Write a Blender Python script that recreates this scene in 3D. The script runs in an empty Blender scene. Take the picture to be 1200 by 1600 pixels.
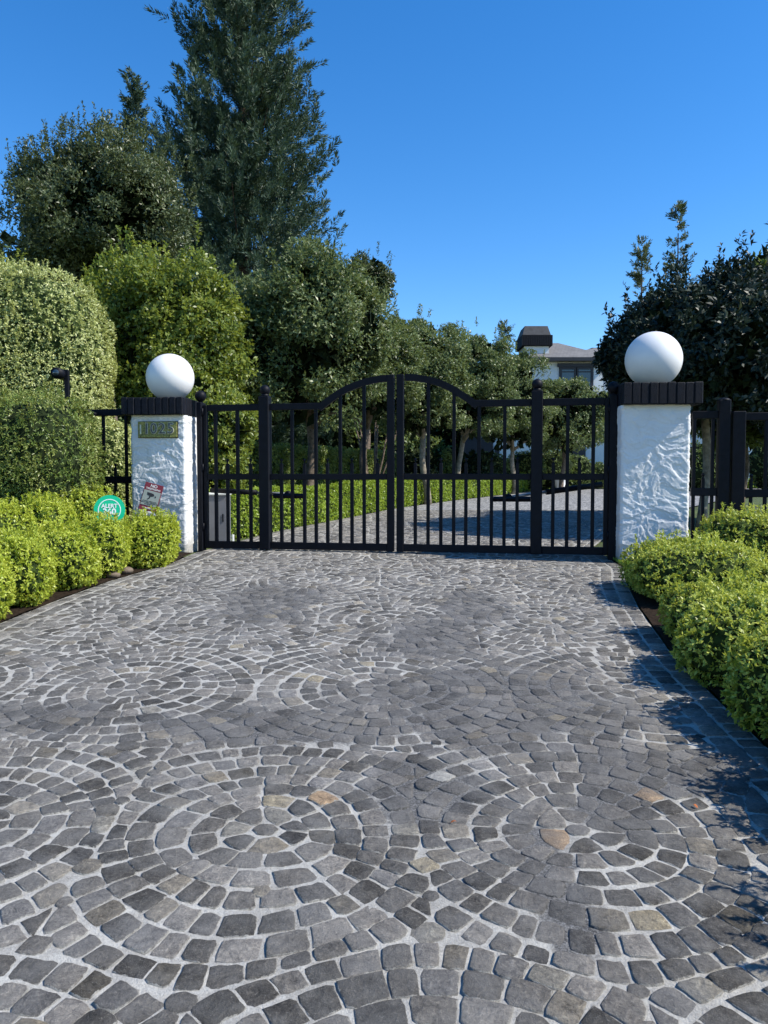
import bpy, math, random
import numpy as np
from mathutils import Vector, noise

R = math.radians
PI = math.pi
rng = np.random.default_rng(11)
random.seed(5)
scene = bpy.context.scene
COL = scene.collection

# ---------------------------------------------------------------- camera, sky, sun, exposure
PITCH = R(2.62)
EYE = 1.5
cam_d = bpy.data.cameras.new('camera')
cam = bpy.data.objects.new('camera', cam_d)
COL.objects.link(cam)
cam.location = (0, 0, EYE)
cam.rotation_euler = (PI / 2 - PITCH, 0, 0)
cam_d.sensor_fit = 'VERTICAL'
cam_d.sensor_height = 36
cam_d.sensor_width = 27
cam_d.lens = 27
cam_d.clip_start = 0.05
cam_d.clip_end = 1500
scene.camera = cam

SUN_EL, SUN_AZ = R(45), R(-12.5)            # azimuth measured from +X
sdir = Vector((math.cos(SUN_EL) * math.cos(SUN_AZ), math.cos(SUN_EL) * math.sin(SUN_AZ), math.sin(SUN_EL)))
world = bpy.data.worlds.new('World')
scene.world = world
world.use_nodes = True
wn, wl = world.node_tree.nodes, world.node_tree.links
wn.clear()
sky = wn.new('ShaderNodeTexSky')
sky.sky_type = 'NISHITA'
sky.sun_disc = False
sky.sun_elevation = SUN_EL
sky.sun_rotation = PI / 2 - SUN_AZ        # nishita: 0 = +Y, clockwise towards +X
sky.altitude = 300
sky.air_density = 1.0
sky.dust_density = 0.1
sky.ozone_density = 3.6
bg = wn.new('ShaderNodeBackground')
bg.inputs['Strength'].default_value = 0.15
hs_value = 1.05
wo = wn.new('ShaderNodeOutputWorld')
hs = wn.new('ShaderNodeHueSaturation')
hs.inputs['Saturation'].default_value = 1.32
hs.inputs['Hue'].default_value = 0.504
hs.inputs['Value'].default_value = hs_value
wl.new(sky.outputs[0], hs.inputs['Color'])
wl.new(hs.outputs[0], bg.inputs[0])
wl.new(bg.outputs[0], wo.inputs[0])
sun_d = bpy.data.lights.new('sun', 'SUN')
sun_d.energy = 5.0
sun_d.angle = R(0.53)
sun_d.color = (1.0, 0.94, 0.84)
sun = bpy.data.objects.new('sun', sun_d)
COL.objects.link(sun)
sun.location = (20, -4, 30)
sun.rotation_euler = sdir.to_track_quat('Z', 'Y').to_euler()
scene.view_settings.view_transform = 'Standard'
scene.view_settings.look = 'None'
scene.view_settings.exposure = 0.5
scene.view_settings.gamma = 1.0
scene.render.engine = 'CYCLES'
scene.cycles.use_denoising = True
scene.cycles.max_bounces = 6
scene.cycles.transmission_bounces = 3

# ---------------------------------------------------------------- geometry of the place
def ground(y):
    if y < 9.35:
        return 0.0606 * y
    if y < 45:
        return 0.5666 + 0.0175 * (y - 9.35)
    return 0.5666 + 0.0175 * 35.65

def W(px, py, y):
    """point of the place seen at photo pixel (px, py) at depth y"""
    c, s = math.cos(PITCH), math.sin(PITCH)
    u = 800 - py
    dy = u * s + 1200 * c
    dz = u * c - 1200 * s
    k = y / dy
    return Vector(((px - 600) * k, y, EYE + dz * k))

def GP(px, py):
    """point of the sloping forecourt seen at photo pixel"""
    c, s = math.cos(PITCH), math.sin(PITCH)
    u = 800 - py
    d = ((px - 600), u * s + 1200 * c, u * c - 1200 * s)
    k = -EYE / (d[2] - 0.0606 * d[1])
    return (d[0] * k, d[1] * k)

YAW = R(-10.5)
EX = Vector((math.cos(YAW), math.sin(YAW), 0))
EY = Vector((-math.sin(YAW), math.cos(YAW), 0))
G0 = Vector((0, 9.35, 0))
def gateX(px):
    k = (px - 600) / 1200
    x = 9.35 * k / (1 + 0.1853 * k)
    return x, 9.35 - 0.1853 * x
def T(px):
    x, y = gateX(px)
    return x / math.cos(YAW)
def gateH(px, py):
    x, y = gateX(px)
    return W(px, py, y).z

# ---------------------------------------------------------------- bookkeeping helpers
def tag(o, label=None, cat=None, group=None, kind=None):
    if label: o['label'] = label
    if cat: o['category'] = cat
    if group: o['group'] = group
    if kind: o['kind'] = kind
    return o

def empty(name, loc, label, cat, group=None, rz=0.0):
    o = bpy.data.objects.new(name, None)
    COL.objects.link(o)
    o.location = loc
    o.rotation_euler = (0, 0, rz)
    o.empty_display_size = 0.2
    return tag(o, label, cat, group)

def link(name, me, mat=None, parent=None, world_coords=False):
    o = bpy.data.objects.new(name, me)
    COL.objects.link(o)
    if mat is not None and not me.materials:
        me.materials.append(mat)
    if parent is not None:
        o.parent = parent
        if world_coords:
            from mathutils import Matrix
            b = parent
            chain = []
            while b is not None:
                chain.append(b); b = b.parent
            m = Matrix()
            for b in reversed(chain):
                m = m @ b.matrix_parent_inverse @ Matrix.LocRotScale(b.location, b.rotation_euler, b.scale)
            o.matrix_parent_inverse = m.inverted()
    return o

class MB:
    def __init__(self):
        self.v, self.f, self.sm = [], [], []
    def add(self, vs, fs, smooth=False):
        b = len(self.v)
        self.v += [tuple(p) for p in vs]
        self.f += [tuple(i + b for i in f) for f in fs]
        self.sm += [smooth] * len(fs)
        return self
    def box(self, x0, x1, y0, y1, z0, z1, bev=0.0):
        if bev <= 0:
            vs = [(x, y, z) for z in (z0, z1) for y in (y0, y1) for x in (x0, x1)]
            fs = [(0, 2, 3, 1), (4, 5, 7, 6), (0, 1, 5, 4), (2, 6, 7, 3), (0, 4, 6, 2), (1, 3, 7, 5)]
            return self.add(vs, fs)
        b = min(bev, (x1 - x0) / 2.2, (y1 - y0) / 2.2, (z1 - z0) / 2.2)
        prof = [(x0 + b, y0), (x1 - b, y0), (x1, y0 + b), (x1, y1 - b), (x1 - b, y1), (x0 + b, y1), (x0, y1 - b), (x0, y0 + b)]
        cx, cy = (x0 + x1) / 2, (y0 + y1) / 2
        def ring(z, ins):
            out = []
            for (x, y) in prof:
                out.append((x + (ins if x < cx else -ins), y + (ins if y < cy else -ins), z))
            return out
        rs = [ring(z0, b * .7), ring(z0 + b, 0), ring(z1 - b, 0), ring(z1, b * .7)]
        vs = sum(rs, [])
        fs = [tuple(range(7, -1, -1)), tuple(range(24, 32))]
        for k in range(3):
            for i in range(8):
                j = (i + 1) % 8
                fs.append((k * 8 + i, k * 8 + j, k * 8 + 8 + j, k * 8 + 8 + i))
        return self.add(vs, fs)
    def tube(self, pts, rad, n=8, cap=True, smooth=True):
        pts = [Vector(p) for p in pts]
        if not isinstance(rad, (list, tuple)):
            rad = [rad] * len(pts)
        vs, fs = [], []
        ref = Vector((0.31, 0.17, 1)).normalized()
        for i, p in enumerate(pts):
            d = (pts[min(i + 1, len(pts) - 1)] - pts[max(i - 1, 0)]).normalized()
            r0 = ref if abs(d.dot(ref)) < .95 else Vector((1, 0, 0))
            a = d.cross(r0).normalized(); b = d.cross(a)
            for k in range(n):
                t = 2 * PI * k / n
                vs.append(p + (a * math.cos(t) + b * math.sin(t)) * rad[i])
        for i in range(len(pts) - 1):
            for k in range(n):
                j = (k + 1) % n
                fs.append((i * n + k, i * n + j, (i + 1) * n + j, (i + 1) * n + k))
        if cap:
            fs.append(tuple(range(n - 1, -1, -1)))
            fs.append(tuple((len(pts) - 1) * n + k for k in range(n)))
        return self.add(vs, fs, smooth)
    def sphere(self, c, r, nu=24, nv=14, sz=1.0):
        vs, fs = [], []
        for i in range(nv + 1):
            th = PI * i / nv
            for k in range(nu):
                t = 2 * PI * k / nu
                vs.append((c[0] + r * math.sin(th) * math.cos(t), c[1] + r * math.sin(th) * math.sin(t), c[2] + r * sz * math.cos(th)))
        for i in range(nv):
            for k in range(nu):
                j = (k + 1) % nu
                fs.append((i * nu + k, (i + 1) * nu + k, (i + 1) * nu + j, i * nu + j))
        return self.add(vs, fs, True)
    def mesh(self, name='m'):
        me = bpy.data.meshes.new(name)
        me.from_pydata(self.v, [], self.f)
        me.polygons.foreach_set('use_smooth', self.sm)
        me.update()
        return me
    def build(self, name, mat, parent=None, world_coords=False):
        return link(name, self.mesh(name), mat, parent, world_coords)

# ---------------------------------------------------------------- materials
def newmat(name):
    m = bpy.data.materials.new(name)
    m.use_nodes = True
    nt = m.node_tree
    nt.nodes.clear()
    out = nt.nodes.new('ShaderNodeOutputMaterial')
    return m, nt, out

class NT:
    """tiny node helper"""
    def __init__(self, nt):
        self.nt = nt
    def n(self, kind, **kw):
        nd = self.nt.nodes.new(kind)
        for k, v in kw.items():
            if k.startswith('i_'):
                key = k[2:]
                key = int(key) if key.isdigit() else key.replace('_', ' ')
                nd.inputs[key].default_value = v
            else:
                setattr(nd, k, v)
        return nd
    def l(self, a, b):
        self.nt.links.new(a, b)
    def ramp(self, fac, stops, interp='LINEAR'):
        nd = self.nt.nodes.new('ShaderNodeValToRGB')
        cr = nd.color_ramp
        cr.interpolation = interp
        while len(cr.elements) > 1:
            cr.elements.remove(cr.elements[-1])
        cr.elements[0].position = stops[0][0]
        cr.elements[0].color = (*stops[0][1], 1)
        for p, c in stops[1:]:
            e = cr.elements.new(p)
            e.color = (*c, 1)
        self.l(fac, nd.inputs[0])
        return nd.outputs[0]
    def noise(self, scale, detail=4, rough=.6, vec=None, dist=0.0):
        nd = self.nt.nodes.new('ShaderNodeTexNoise')
        nd.inputs['Scale'].default_value = scale
        nd.inputs['Detail'].default_value = detail
        nd.inputs['Roughness'].default_value = rough
        nd.inputs['Distortion'].default_value = dist
        if vec is not None: self.l(vec, nd.inputs['Vector'])
        return nd.outputs[0]
    def math(self, op, a, b=None, clamp=False):
        nd = self.nt.nodes.new('ShaderNodeMath')
        nd.operation = op
        nd.use_clamp = clamp
        for i, x in enumerate((a, b)):
            if x is None: continue
            if hasattr(x, 'is_output'): self.l(x, nd.inputs[i])
            else: nd.inputs[i].default_value = x
        return nd.outputs[0]
    def mix(self, fac, a, b, mode='MIX'):
        nd = self.nt.nodes.new('ShaderNodeMix')
        nd.data_type = 'RGBA'
        nd.blend_type = mode
        for idx, x in ((0, fac), (6, a), (7, b)):
            if hasattr(x, 'is_output'): self.l(x, nd.inputs[idx])
            elif idx == 0: nd.inputs[0].default_value = x
            else: nd.inputs[idx].default_value = (*x, 1)
        return nd.outputs[2]
    def bump(self, h, strength=.5, dist=.01):
        nd = self.nt.nodes.new('ShaderNodeBump')
        nd.inputs['Strength'].default_value = strength
        nd.inputs['Distance'].default_value = dist
        self.l(h, nd.inputs['Height'])
        return nd.outputs[0]

def simple(name, col, rough=.6, spec=.5, metal=0.0, nscale=8, namp=.15, bump=0.0, bscale=60):
    m, nt, out = newmat(name)
    h = NT(nt)
    p = h.n('ShaderNodeBsdfPrincipled')
    tc = h.n('ShaderNodeTexCoord').outputs['Object']
    nz = h.noise(nscale, 5, .6, tc)
    dk = tuple(c * (1 - namp * 1.6) for c in col)
    lt = tuple(min(1, c * (1 + namp)) for c in col)
    h.l(h.ramp(nz, [(.3, dk), (.7, lt)]), p.inputs['Base Color'])
    p.inputs['Roughness'].default_value = rough
    p.inputs['Specular IOR Level'].default_value = spec
    p.inputs['Metallic'].default_value = metal
    if bump > 0:
        h.l(h.bump(h.noise(bscale, 6, .65, tc), bump, .01), p.inputs['Normal'])
    h.l(p.outputs[0], out.inputs[0])
    return m

def leafmat(name, dark, mid, light, trans=.3, rough=.42, spec=.45, nscale=1.2, patch=None):
    """leaf colour by a per-leaf tint and slow patches; thin leaves let some light through"""
    m, nt, out = newmat(name)
    h = NT(nt)
    at = h.n('ShaderNodeAttribute', attribute_name='tint')
    tc = h.n('ShaderNodeTexCoord').outputs['Object']
    nz = h.noise(nscale, 3, .5, tc)
    f = h.math('ADD', h.math('MULTIPLY', at.outputs['Fac'], .7), h.math('MULTIPLY', nz, .55))
    col = h.ramp(f, [(.2, dark), (.58, mid), (.98, light)])
    p = h.n('ShaderNodeBsdfPrincipled')
    h.l(col, p.inputs['Base Color'])
    p.inputs['Roughness'].default_value = rough
    p.inputs['Specular IOR Level'].default_value = spec
    t = h.n('ShaderNodeBsdfTranslucent')
    h.l(h.mix(.5, col, (light[0] * 1.3, light[1] * 1.25, light[2] * .6)), t.inputs[0])
    mx = h.n('ShaderNodeMixShader')
    mx.inputs[0].default_value = trans
    h.l(p.outputs[0], mx.inputs[1]); h.l(t.outputs[0], mx.inputs[2])
    h.l(mx.outputs[0], out.inputs[0])
    return m

M = {}
M['black'] = simple('black_paint', (.004, .005, .009), .55, .16, nscale=14, namp=.25, bump=.08, bscale=30)
M['brickpaint'] = simple('dark_brick_paint', (.006, .007, .012), .6, .2, nscale=20, namp=.35, bump=.5, bscale=90)
M['joint'] = simple('dark_joint', (.008, .009, .012), .8, .2)
M['globe'] = simple('white_globe_paint', (.74, .74, .735), .38, .4, nscale=3, namp=.03)
M['white'] = simple('white_render', (.78, .79, .79), .85, .2, nscale=2, namp=.05, bump=.3)
M['soil'] = simple('bark_soil', (.028, .019, .013), .95, .1, nscale=30, namp=.5, bump=1.0, bscale=50)
M['bark'] = simple('grey_bark', (.16, .125, .095), .9, .15, nscale=16, namp=.4, bump=.8, bscale=40)
M['palebark'] = simple('pale_bark', (.23, .20, .155), .85, .15, nscale=12, namp=.35, bump=.6, bscale=30)
M['redbark'] = simple('reddish_bark', (.055, .036, .028), .9, .1, nscale=8, namp=.4, bump=.8, bscale=20)
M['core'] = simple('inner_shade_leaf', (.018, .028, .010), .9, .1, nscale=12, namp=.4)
M['corelight'] = simple('inner_core_green', (.030, .048, .012), .9, .1, nscale=18, namp=.5)
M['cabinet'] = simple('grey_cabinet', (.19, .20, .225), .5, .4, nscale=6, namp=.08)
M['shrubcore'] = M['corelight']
M['glass'] = simple('dark_window_glass', (.02, .035, .05), .06, .8, nscale=2, namp=.1)
M['slate'] = simple('dark_slate', (.045, .047, .052), .7, .3, nscale=5, namp=.25)
M['frame'] = simple('dark_window_frame', (.02, .022, .03), .5, .4)
M['housewall'] = simple('house_white_wall', (.62, .66, .68), .85, .2, nscale=.8, namp=.06, bump=.2)
M['sign_green'] = simple('sign_green', (.0, .50, .25), .35, .5, nscale=5, namp=.04)
M['sign_white'] = simple('sign_white', (.80, .84, .82), .45, .4, nscale=5, namp=.04)
M['sign_red'] = simple('sign_red', (.15, .018, .028), .45, .4, nscale=6, namp=.1)
M['sign_grey'] = simple('sign_grey', (.24, .27, .24), .5, .4, nscale=6, namp=.08)
M['ink'] = simple('sign_ink', (.02, .02, .022), .5, .3)
M['digit'] = simple('digit_pewter', (.05, .055, .06), .35, .6, nscale=25, namp=.4)
M['digit_edge'] = simple('digit_cream', (.55, .55, .42), .4, .5, nscale=25, namp=.3)
M['stake'] = simple('galvanised_stake', (.35, .36, .37), .35, .5, metal=.6)

M['leaf_pitto'] = leafmat('leaf_lime_mound', (.085, .135, .012), (.30, .385, .035), (.58, .63, .11), .34, nscale=2.2)
M['leaf_pitto_r'] = leafmat('leaf_green_mound', (.075, .115, .014), (.26, .325, .04), (.58, .63, .14), .30, nscale=2.2)
M['leaf_vari'] = leafmat('leaf_variegated', (.12, .16, .04), (.34, .39, .13), (.62, .65, .30), .25, nscale=1.5)
M['leaf_juniper'] = leafmat('leaf_fine_dark', (.055, .10, .02), (.145, .225, .045), (.32, .34, .09), .25, nscale=2.5)
M['leaf_yellow'] = leafmat('leaf_yellow_green', (.04, .075, .015), (.13, .185, .03), (.33, .38, .075), .34, nscale=.9)
M['leaf_oak'] = leafmat('leaf_oak', (.030, .048, .020), (.070, .100, .040), (.16, .19, .085), .2, nscale=.5)
M['leaf_conifer'] = leafmat('leaf_conifer', (.016, .036, .024), (.040, .078, .048), (.10, .15, .085), .14, rough=.6, nscale=.35)
M['leaf_olive'] = leafmat('leaf_lollipop', (.034, .060, .018), (.10, .145, .048), (.24, .29, .13), .25, rough=.42, spec=.42, nscale=.8)
M['leaf_dark'] = leafmat('leaf_dark_glossy', (.007, .015, .011), (.015, .030, .022), (.04, .062, .038), .08, rough=.5, spec=.3, nscale=1.0)
M['leaf_box'] = leafmat('leaf_box_hedge', (.10, .17, .015), (.22, .33, .03), (.40, .50, .07), .3, nscale=1.5)
M['leaf_hedge'] = leafmat('leaf_tall_hedge', (.07, .11, .02), (.17, .23, .05), (.33, .38, .11), .25, nscale=1.2)
M['leaf_mid'] = leafmat('leaf_mid_green', (.04, .07, .02), (.10, .15, .04), (.22, .28, .08), .25, nscale=.8)
M['leaf_grass'] = leafmat('grass_blade', (.06, .13, .015), (.12, .24, .02), (.22, .36, .04), .3, nscale=4)

# stone, mortar: shared wear patches laid out in metres on the forecourt
def wear(h):
    """0..1 where tyres and grime have blended stones and mortar into one grey"""
    geo = h.n('ShaderNodeNewGeometry').outputs['Position']
    total = None
    for (cx, cy, ra, rb) in ((.62, 4.15, .95, .80), (-.55, 3.85, .9, .30), (.35, 5.5, .42, .75), (-1.0, 6.6, .55, .9),
                             (.75, 6.4, .35, .7), (1.2, 3.35, .55, .28), (.15, 3.15, .30, .35), (-2.1, 3.95, .8, .30), (.9, 3.0, .2, .3), (.55, 2.5, .14, .5)):
        mp = h.n('ShaderNodeMapping')
        mp.vector_type = 'POINT'
        mp.inputs['Location'].default_value = (-cx / ra, -cy / rb, 0)
        mp.inputs['Scale'].default_value = (1 / ra, 1 / rb, 0)
        h.l(geo, mp.inputs[0])
        ln = h.n('ShaderNodeVectorMath', operation='LENGTH')
        h.l(mp.outputs[0], ln.inputs[0])
        v = h.math('SUBTRACT', 1.35, ln.outputs['Value'], True)
        total = v if total is None else h.math('MAXIMUM', total, v)
    nz = h.noise(2.3, 7, .74, geo, 1.2)
    s = h.math('ADD', total, h.math('MULTIPLY', h.math('SUBTRACT', nz, .5), 2.3))
    mr = h.n('ShaderNodeMapRange')
    mr.interpolation_type = 'SMOOTHSTEP'
    mr.inputs[1].default_value = .32; mr.inputs[2].default_value = .72
    h.l(s, mr.inputs[0])
    return mr.outputs[0], geo

def mortar_color(h, w, geo):
    n1 = h.noise(9, 6, .7, geo)
    n2 = h.noise(110, 6, .8, geo)
    n3 = h.noise(1.3, 3, .5, geo)
    f = h.math('ADD', h.math('MULTIPLY', n1, .38), h.math('ADD', h.math('MULTIPLY', n2, .42), h.math('MULTIPLY', n3, .20)))
    c = h.ramp(f, [(.36, (.12, .113, .10)), (.43, (.26, .25, .225)), (.51, (.35, .34, .31)), (.59, (.46, .45, .41))])
    return h.mix(h.math('MULTIPLY', w, .88), c, h.ramp(n2, [(.4, (.03, .03, .031)), (.5, (.085, .086, .088)), (.62, (.19, .19, .188))]))

m, nt, out = newmat('mortar'); h = NT(nt)
w, geo = wear(h)
p = h.n('ShaderNodeBsdfPrincipled', i_Roughness=.9)
p.inputs['Specular IOR Level'].default_value = .2
h.l(mortar_color(h, w, geo), p.inputs['Base Color'])
hh = h.math('ADD', h.noise(45, 6, .7, geo), h.math('MULTIPLY', h.noise(200, 3, .6, geo), .4))
h.l(h.bump(hh, .9, .008), p.inputs['Normal'])
h.l(p.outputs[0], out.inputs[0])
M['mortar'] = m

m, nt, out = newmat('cobble_stone'); h = NT(nt)
w, geo = wear(h)
colr = h.n('ShaderNodeAttribute', attribute_name='stone').outputs['Color']
edge = h.n('ShaderNodeAttribute', attribute_name='rim').outputs['Fac']
n1 = h.noise(26, 7, .72, geo, .6)
n2 = h.noise(85, 7, .8, geo)
n3 = h.noise(230, 4, .7, geo)
v = h.math('ADD', h.math('MULTIPLY', n1, .55), h.math('MULTIPLY', n2, .45))
mul = h.ramp(v, [(.38, (.35, .35, .36)), (.47, (.82, .82, .83)), (.53, (1.05, 1.04, 1.02)), (.60, (1.6, 1.58, 1.52)), (.68, (2.4, 2.35, 2.2))])
c = h.mix(1.0, colr, mul, 'MULTIPLY')
speck = h.ramp(h.math('ADD', h.math('MULTIPLY', n3, .6), h.math('MULTIPLY', n2, .4)), [(.55, (0, 0, 0)), (.64, (1, 1, 1))])
sk = h.n('ShaderNodeSeparateColor'); h.l(speck, sk.inputs[0])
c = h.mix(h.math('MULTIPLY', sk.outputs[0], .6), c, (.30, .295, .275))
c = h.mix(h.math('MULTIPLY', w, .66), c, h.mix(.35, h.ramp(n2, [(.4, (.05, .05, .052)), (.52, (.095, .095, .096)), (.62, (.16, .16, .158))]), colr))
# mortar smeared raggedly over the rim of each stone
e2 = h.math('ADD', edge, h.math('MULTIPLY', h.math('SUBTRACT', h.noise(34, 6, .7, geo), .5), 1.35))
mr = h.n('ShaderNodeMapRange'); mr.inputs[1].default_value = .80; mr.inputs[2].default_value = .93
h.l(e2, mr.inputs[0])
sm = mr.outputs[0]
# pale dusty film in patches
film = h.n('ShaderNodeMapRange'); film.inputs[1].default_value = .40; film.inputs[2].default_value = .66; film.inputs[4].default_value = .42
h.l(h.noise(5.5, 5, .65, geo), film.inputs[0])
c = h.mix(film.outputs[0], c, (.30, .295, .28))
c = h.mix(sm, c, mortar_color(h, w, geo))
p = h.n('ShaderNodeBsdfPrincipled', i_Roughness=.78)
p.inputs['Specular IOR Level'].default_value = .2
h.l(c, p.inputs['Base Color'])
h.l(h.bump(h.math('ADD', h.math('MULTIPLY', n1, 1.0), h.math('MULTIPLY', n2, 1.0)), 1.0, .014), p.inputs['Normal'])
h.l(p.outputs[0], out.inputs[0])
M['stone'] = m

# far paving (beyond the stones that are built)
m, nt, out = newmat('far_paving'); h = NT(nt)
geo = h.n('ShaderNodeNewGeometry').outputs['Position']
vo = h.n('ShaderNodeTexVoronoi', feature='DISTANCE_TO_EDGE'); vo.inputs['Scale'].default_value = 8
h.l(geo, vo.inputs[0])
vc = h.n('ShaderNodeTexVoronoi'); vc.inputs['Scale'].default_value = 8
h.l(geo, vc.inputs[0])
sc_ = h.n('ShaderNodeSeparateColor'); h.l(vc.outputs['Color'], sc_.inputs[0])
st = h.ramp(sc_.outputs[0], [(0, (.06, .062, .068)), (1, (.17, .17, .165))])
f = h.math('LESS_THAN', vo.outputs[0], .075)
p = h.n('ShaderNodeBsdfPrincipled', i_Roughness=.85)
h.l(h.mix(f, st, (.36, .355, .34)), p.inputs['Base Color'])
h.l(h.bump(vo.outputs[0], .5, .02), p.inputs['Normal'])
h.l(p.outputs[0], out.inputs[0])
M['farpave'] = m

# ground beyond: dry grass and soil
m, nt, out = newmat('ground_grass'); h = NT(nt)
geo = h.n('ShaderNodeNewGeometry').outputs['Position']
p = h.n('ShaderNodeBsdfPrincipled', i_Roughness=.95)
f = h.math('ADD', h.math('MULTIPLY', h.noise(.6, 5, .6, geo), .5), h.math('MULTIPLY', h.noise(25, 6, .7, geo), .5))
h.l(h.ramp(f, [(.35, (.045, .04, .02)), (.5, (.06, .085, .02)), (.65, (.12, .17, .035))]), p.inputs['Base Color'])
h.l(h.bump(h.noise(60, 5, .7, geo), 1, .03), p.inputs['Normal'])
h.l(p.outputs[0], out.inputs[0])
M['ground'] = m

# stucco (white paint over troweled render)
m, nt, out = newmat('white_stucco'); h = NT(nt)
tc = h.n('ShaderNodeTexCoord').outputs['Object']
p = h.n('ShaderNodeBsdfPrincipled', i_Roughness=.7)
cw = h.ramp(h.noise(3, 5, .6, tc), [(.3, (.61, .62, .62)), (.7, (.72, .72, .71))])
sp = h.n('ShaderNodeSeparateXYZ'); h.l(tc, sp.inputs[0])
gr_ = h.n('ShaderNodeMapRange'); gr_.inputs[1].default_value = .30; gr_.inputs[2].default_value = .0; gr_.inputs[3].default_value = 0; gr_.inputs[4].default_value = 1
h.l(sp.outputs[2], gr_.inputs[0])
gm = h.math('MULTIPLY', gr_.outputs[0], h.math('MULTIPLY', h.noise(14, 6, .7, tc), 1.5), True)
h.l(h.mix(gm, cw, (.22, .20, .17)), p.inputs['Base Color'])
h.l(h.bump(h.noise(130, 5, .6, tc), .35, .003), p.inputs['Normal'])
h.l(p.outputs[0], out.inputs[0])
M['stucco'] = m

# olive-gold tile of the number plaque
m, nt, out = newmat('plaque_gold'); h = NT(nt)
tc = h.n('ShaderNodeTexCoord').outputs['Object']
p = h.n('ShaderNodeBsdfPrincipled', i_Roughness=.38)
h.l(h.ramp(h.noise(45, 4, .6, tc, .8), [(.32, (.03, .035, .012)), (.48, (.16, .16, .035)), (.62, (.33, .32, .07)), (.72, (.20, .09, .05))]), p.inputs['Base Color'])
h.l(h.bump(h.noise(60, 4, .6, tc), .6, .004), p.inputs['Normal'])
h.l(p.outputs[0], out.inputs[0])
M['plaque'] = m

# roof shingles: courses of slate-brown
m, nt, out = newmat('roof_shingle'); h = NT(nt)
geo = h.n('ShaderNodeNewGeometry').outputs['Position']
br = h.n('ShaderNodeTexBrick'); br.inputs['Scale'].default_value = 3.0
br.inputs['Color1'].default_value = (.135, .132, .132, 1); br.inputs['Color2'].default_value = (.185, .18, .178, 1)
br.inputs['Mortar'].default_value = (.07, .065, .06, 1); br.inputs['Mortar Size'].default_value = .03
br.inputs['Row Height'].default_value = .3
mp = h.n('ShaderNodeMapping'); mp.inputs['Rotation'].default_value = (R(90), 0, 0)
h.l(geo, mp.inputs[0]); h.l(mp.outputs[0], br.inputs[0])
p = h.n('ShaderNodeBsdfPrincipled', i_Roughness=.85)
h.l(h.mix(.5, br.outputs[0], h.ramp(h.noise(2.5, 6, .7, geo), [(.3, (.10, .098, .098)), (.7, (.21, .205, .20))])), p.inputs['Base Color'])
h.l(p.outputs[0], out.inputs[0])
M['roof'] = m

# ---------------------------------------------------------------- foliage tools
class SN:
    """smooth pseudo-noise in numpy (sum of sines), about -1..1"""
    def __init__(self, seed, freq=1.0, n=9):
        r = np.random.default_rng(seed)
        d = r.normal(size=(n, 3)); d /= np.linalg.norm(d, axis=1)[:, None]
        self.k = d * (freq * r.uniform(.6, 1.9, n))[:, None] * 2 * PI
        self.p = r.uniform(0, 2 * PI, n)
        self.n = n
    def __call__(self, P):
        return np.sin(P @ self.k.T + self.p).sum(1) / math.sqrt(self.n / 2.0) / 1.6

def unit(a):
    return a / (np.linalg.norm(a, axis=1)[:, None] + 1e-9)
def rdir(n):
    return unit(rng.normal(size=(n, 3)))

def quads_mesh(V, tint):
    """V (N,4,3) -> mesh of N leaf quads with attribute tint"""
    N = len(V)
    me = bpy.data.meshes.new('foliage')
    me.vertices.add(4 * N)
    me.vertices.foreach_set('co', V.astype(np.float32).ravel())
    me.loops.add(4 * N)
    me.loops.foreach_set('vertex_index', np.arange(4 * N, dtype=np.int32))
    me.polygons.add(N)
    me.polygons.foreach_set('loop_start', np.arange(0, 4 * N, 4, dtype=np.int32))
    me.update(calc_edges=True)
    a = me.attributes.new('tint', 'FLOAT', 'POINT')
    a.data.foreach_set('value', np.repeat(tint.astype(np.float32), 4))
    me.validate()
    return me

def leaves(P, A, N, L, Wd, tint=None, fold=.12):
    """leaf blades: base points P, axis A, approx normal N, length L, width Wd"""
    n = len(P)
    A = unit(A); S = unit(np.cross(A, N)); Nn = np.cross(S, A)
    L = (L * rng.uniform(.65, 1.25, n))[:, None]
    Wd = (Wd * rng.uniform(.75, 1.2, n))[:, None]
    mid = P + A * L * .52 + Nn * L * fold
    V = np.stack([P, mid + S * Wd / 2, P + A * L, mid - S * Wd / 2], 1)
    if tint is None: tint = rng.uniform(0, 1, n)
    return V, tint

def rosettes(C, O, k, L, Wd, spread=.9, base=None):
    """k leaves radiating from each point C round the outward direction O"""
    n = len(C)
    Cc = np.repeat(C, k, 0); Oo = np.repeat(O, k, 0)
    A = unit(Oo * rng.uniform(.25, 1.1, (n * k, 1)) + rdir(n * k) * spread)
    N = unit(Oo + rdir(n * k) * .45)
    Pp = Cc + rdir(n * k) * L * .15
    t = np.repeat(rng.uniform(0, 1, n), k) * .6 + rng.uniform(0, 1, n * k) * .4
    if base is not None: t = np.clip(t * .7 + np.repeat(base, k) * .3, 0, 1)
    return leaves(Pp, A, N, L, Wd, t)

def superell(u, r, pw):
    """radius along unit directions u of a superellipsoid with semi-axes r"""
    q = (np.abs(u) / np.array(r)) ** pw
    return q.sum(1) ** (-1.0 / pw)

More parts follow.
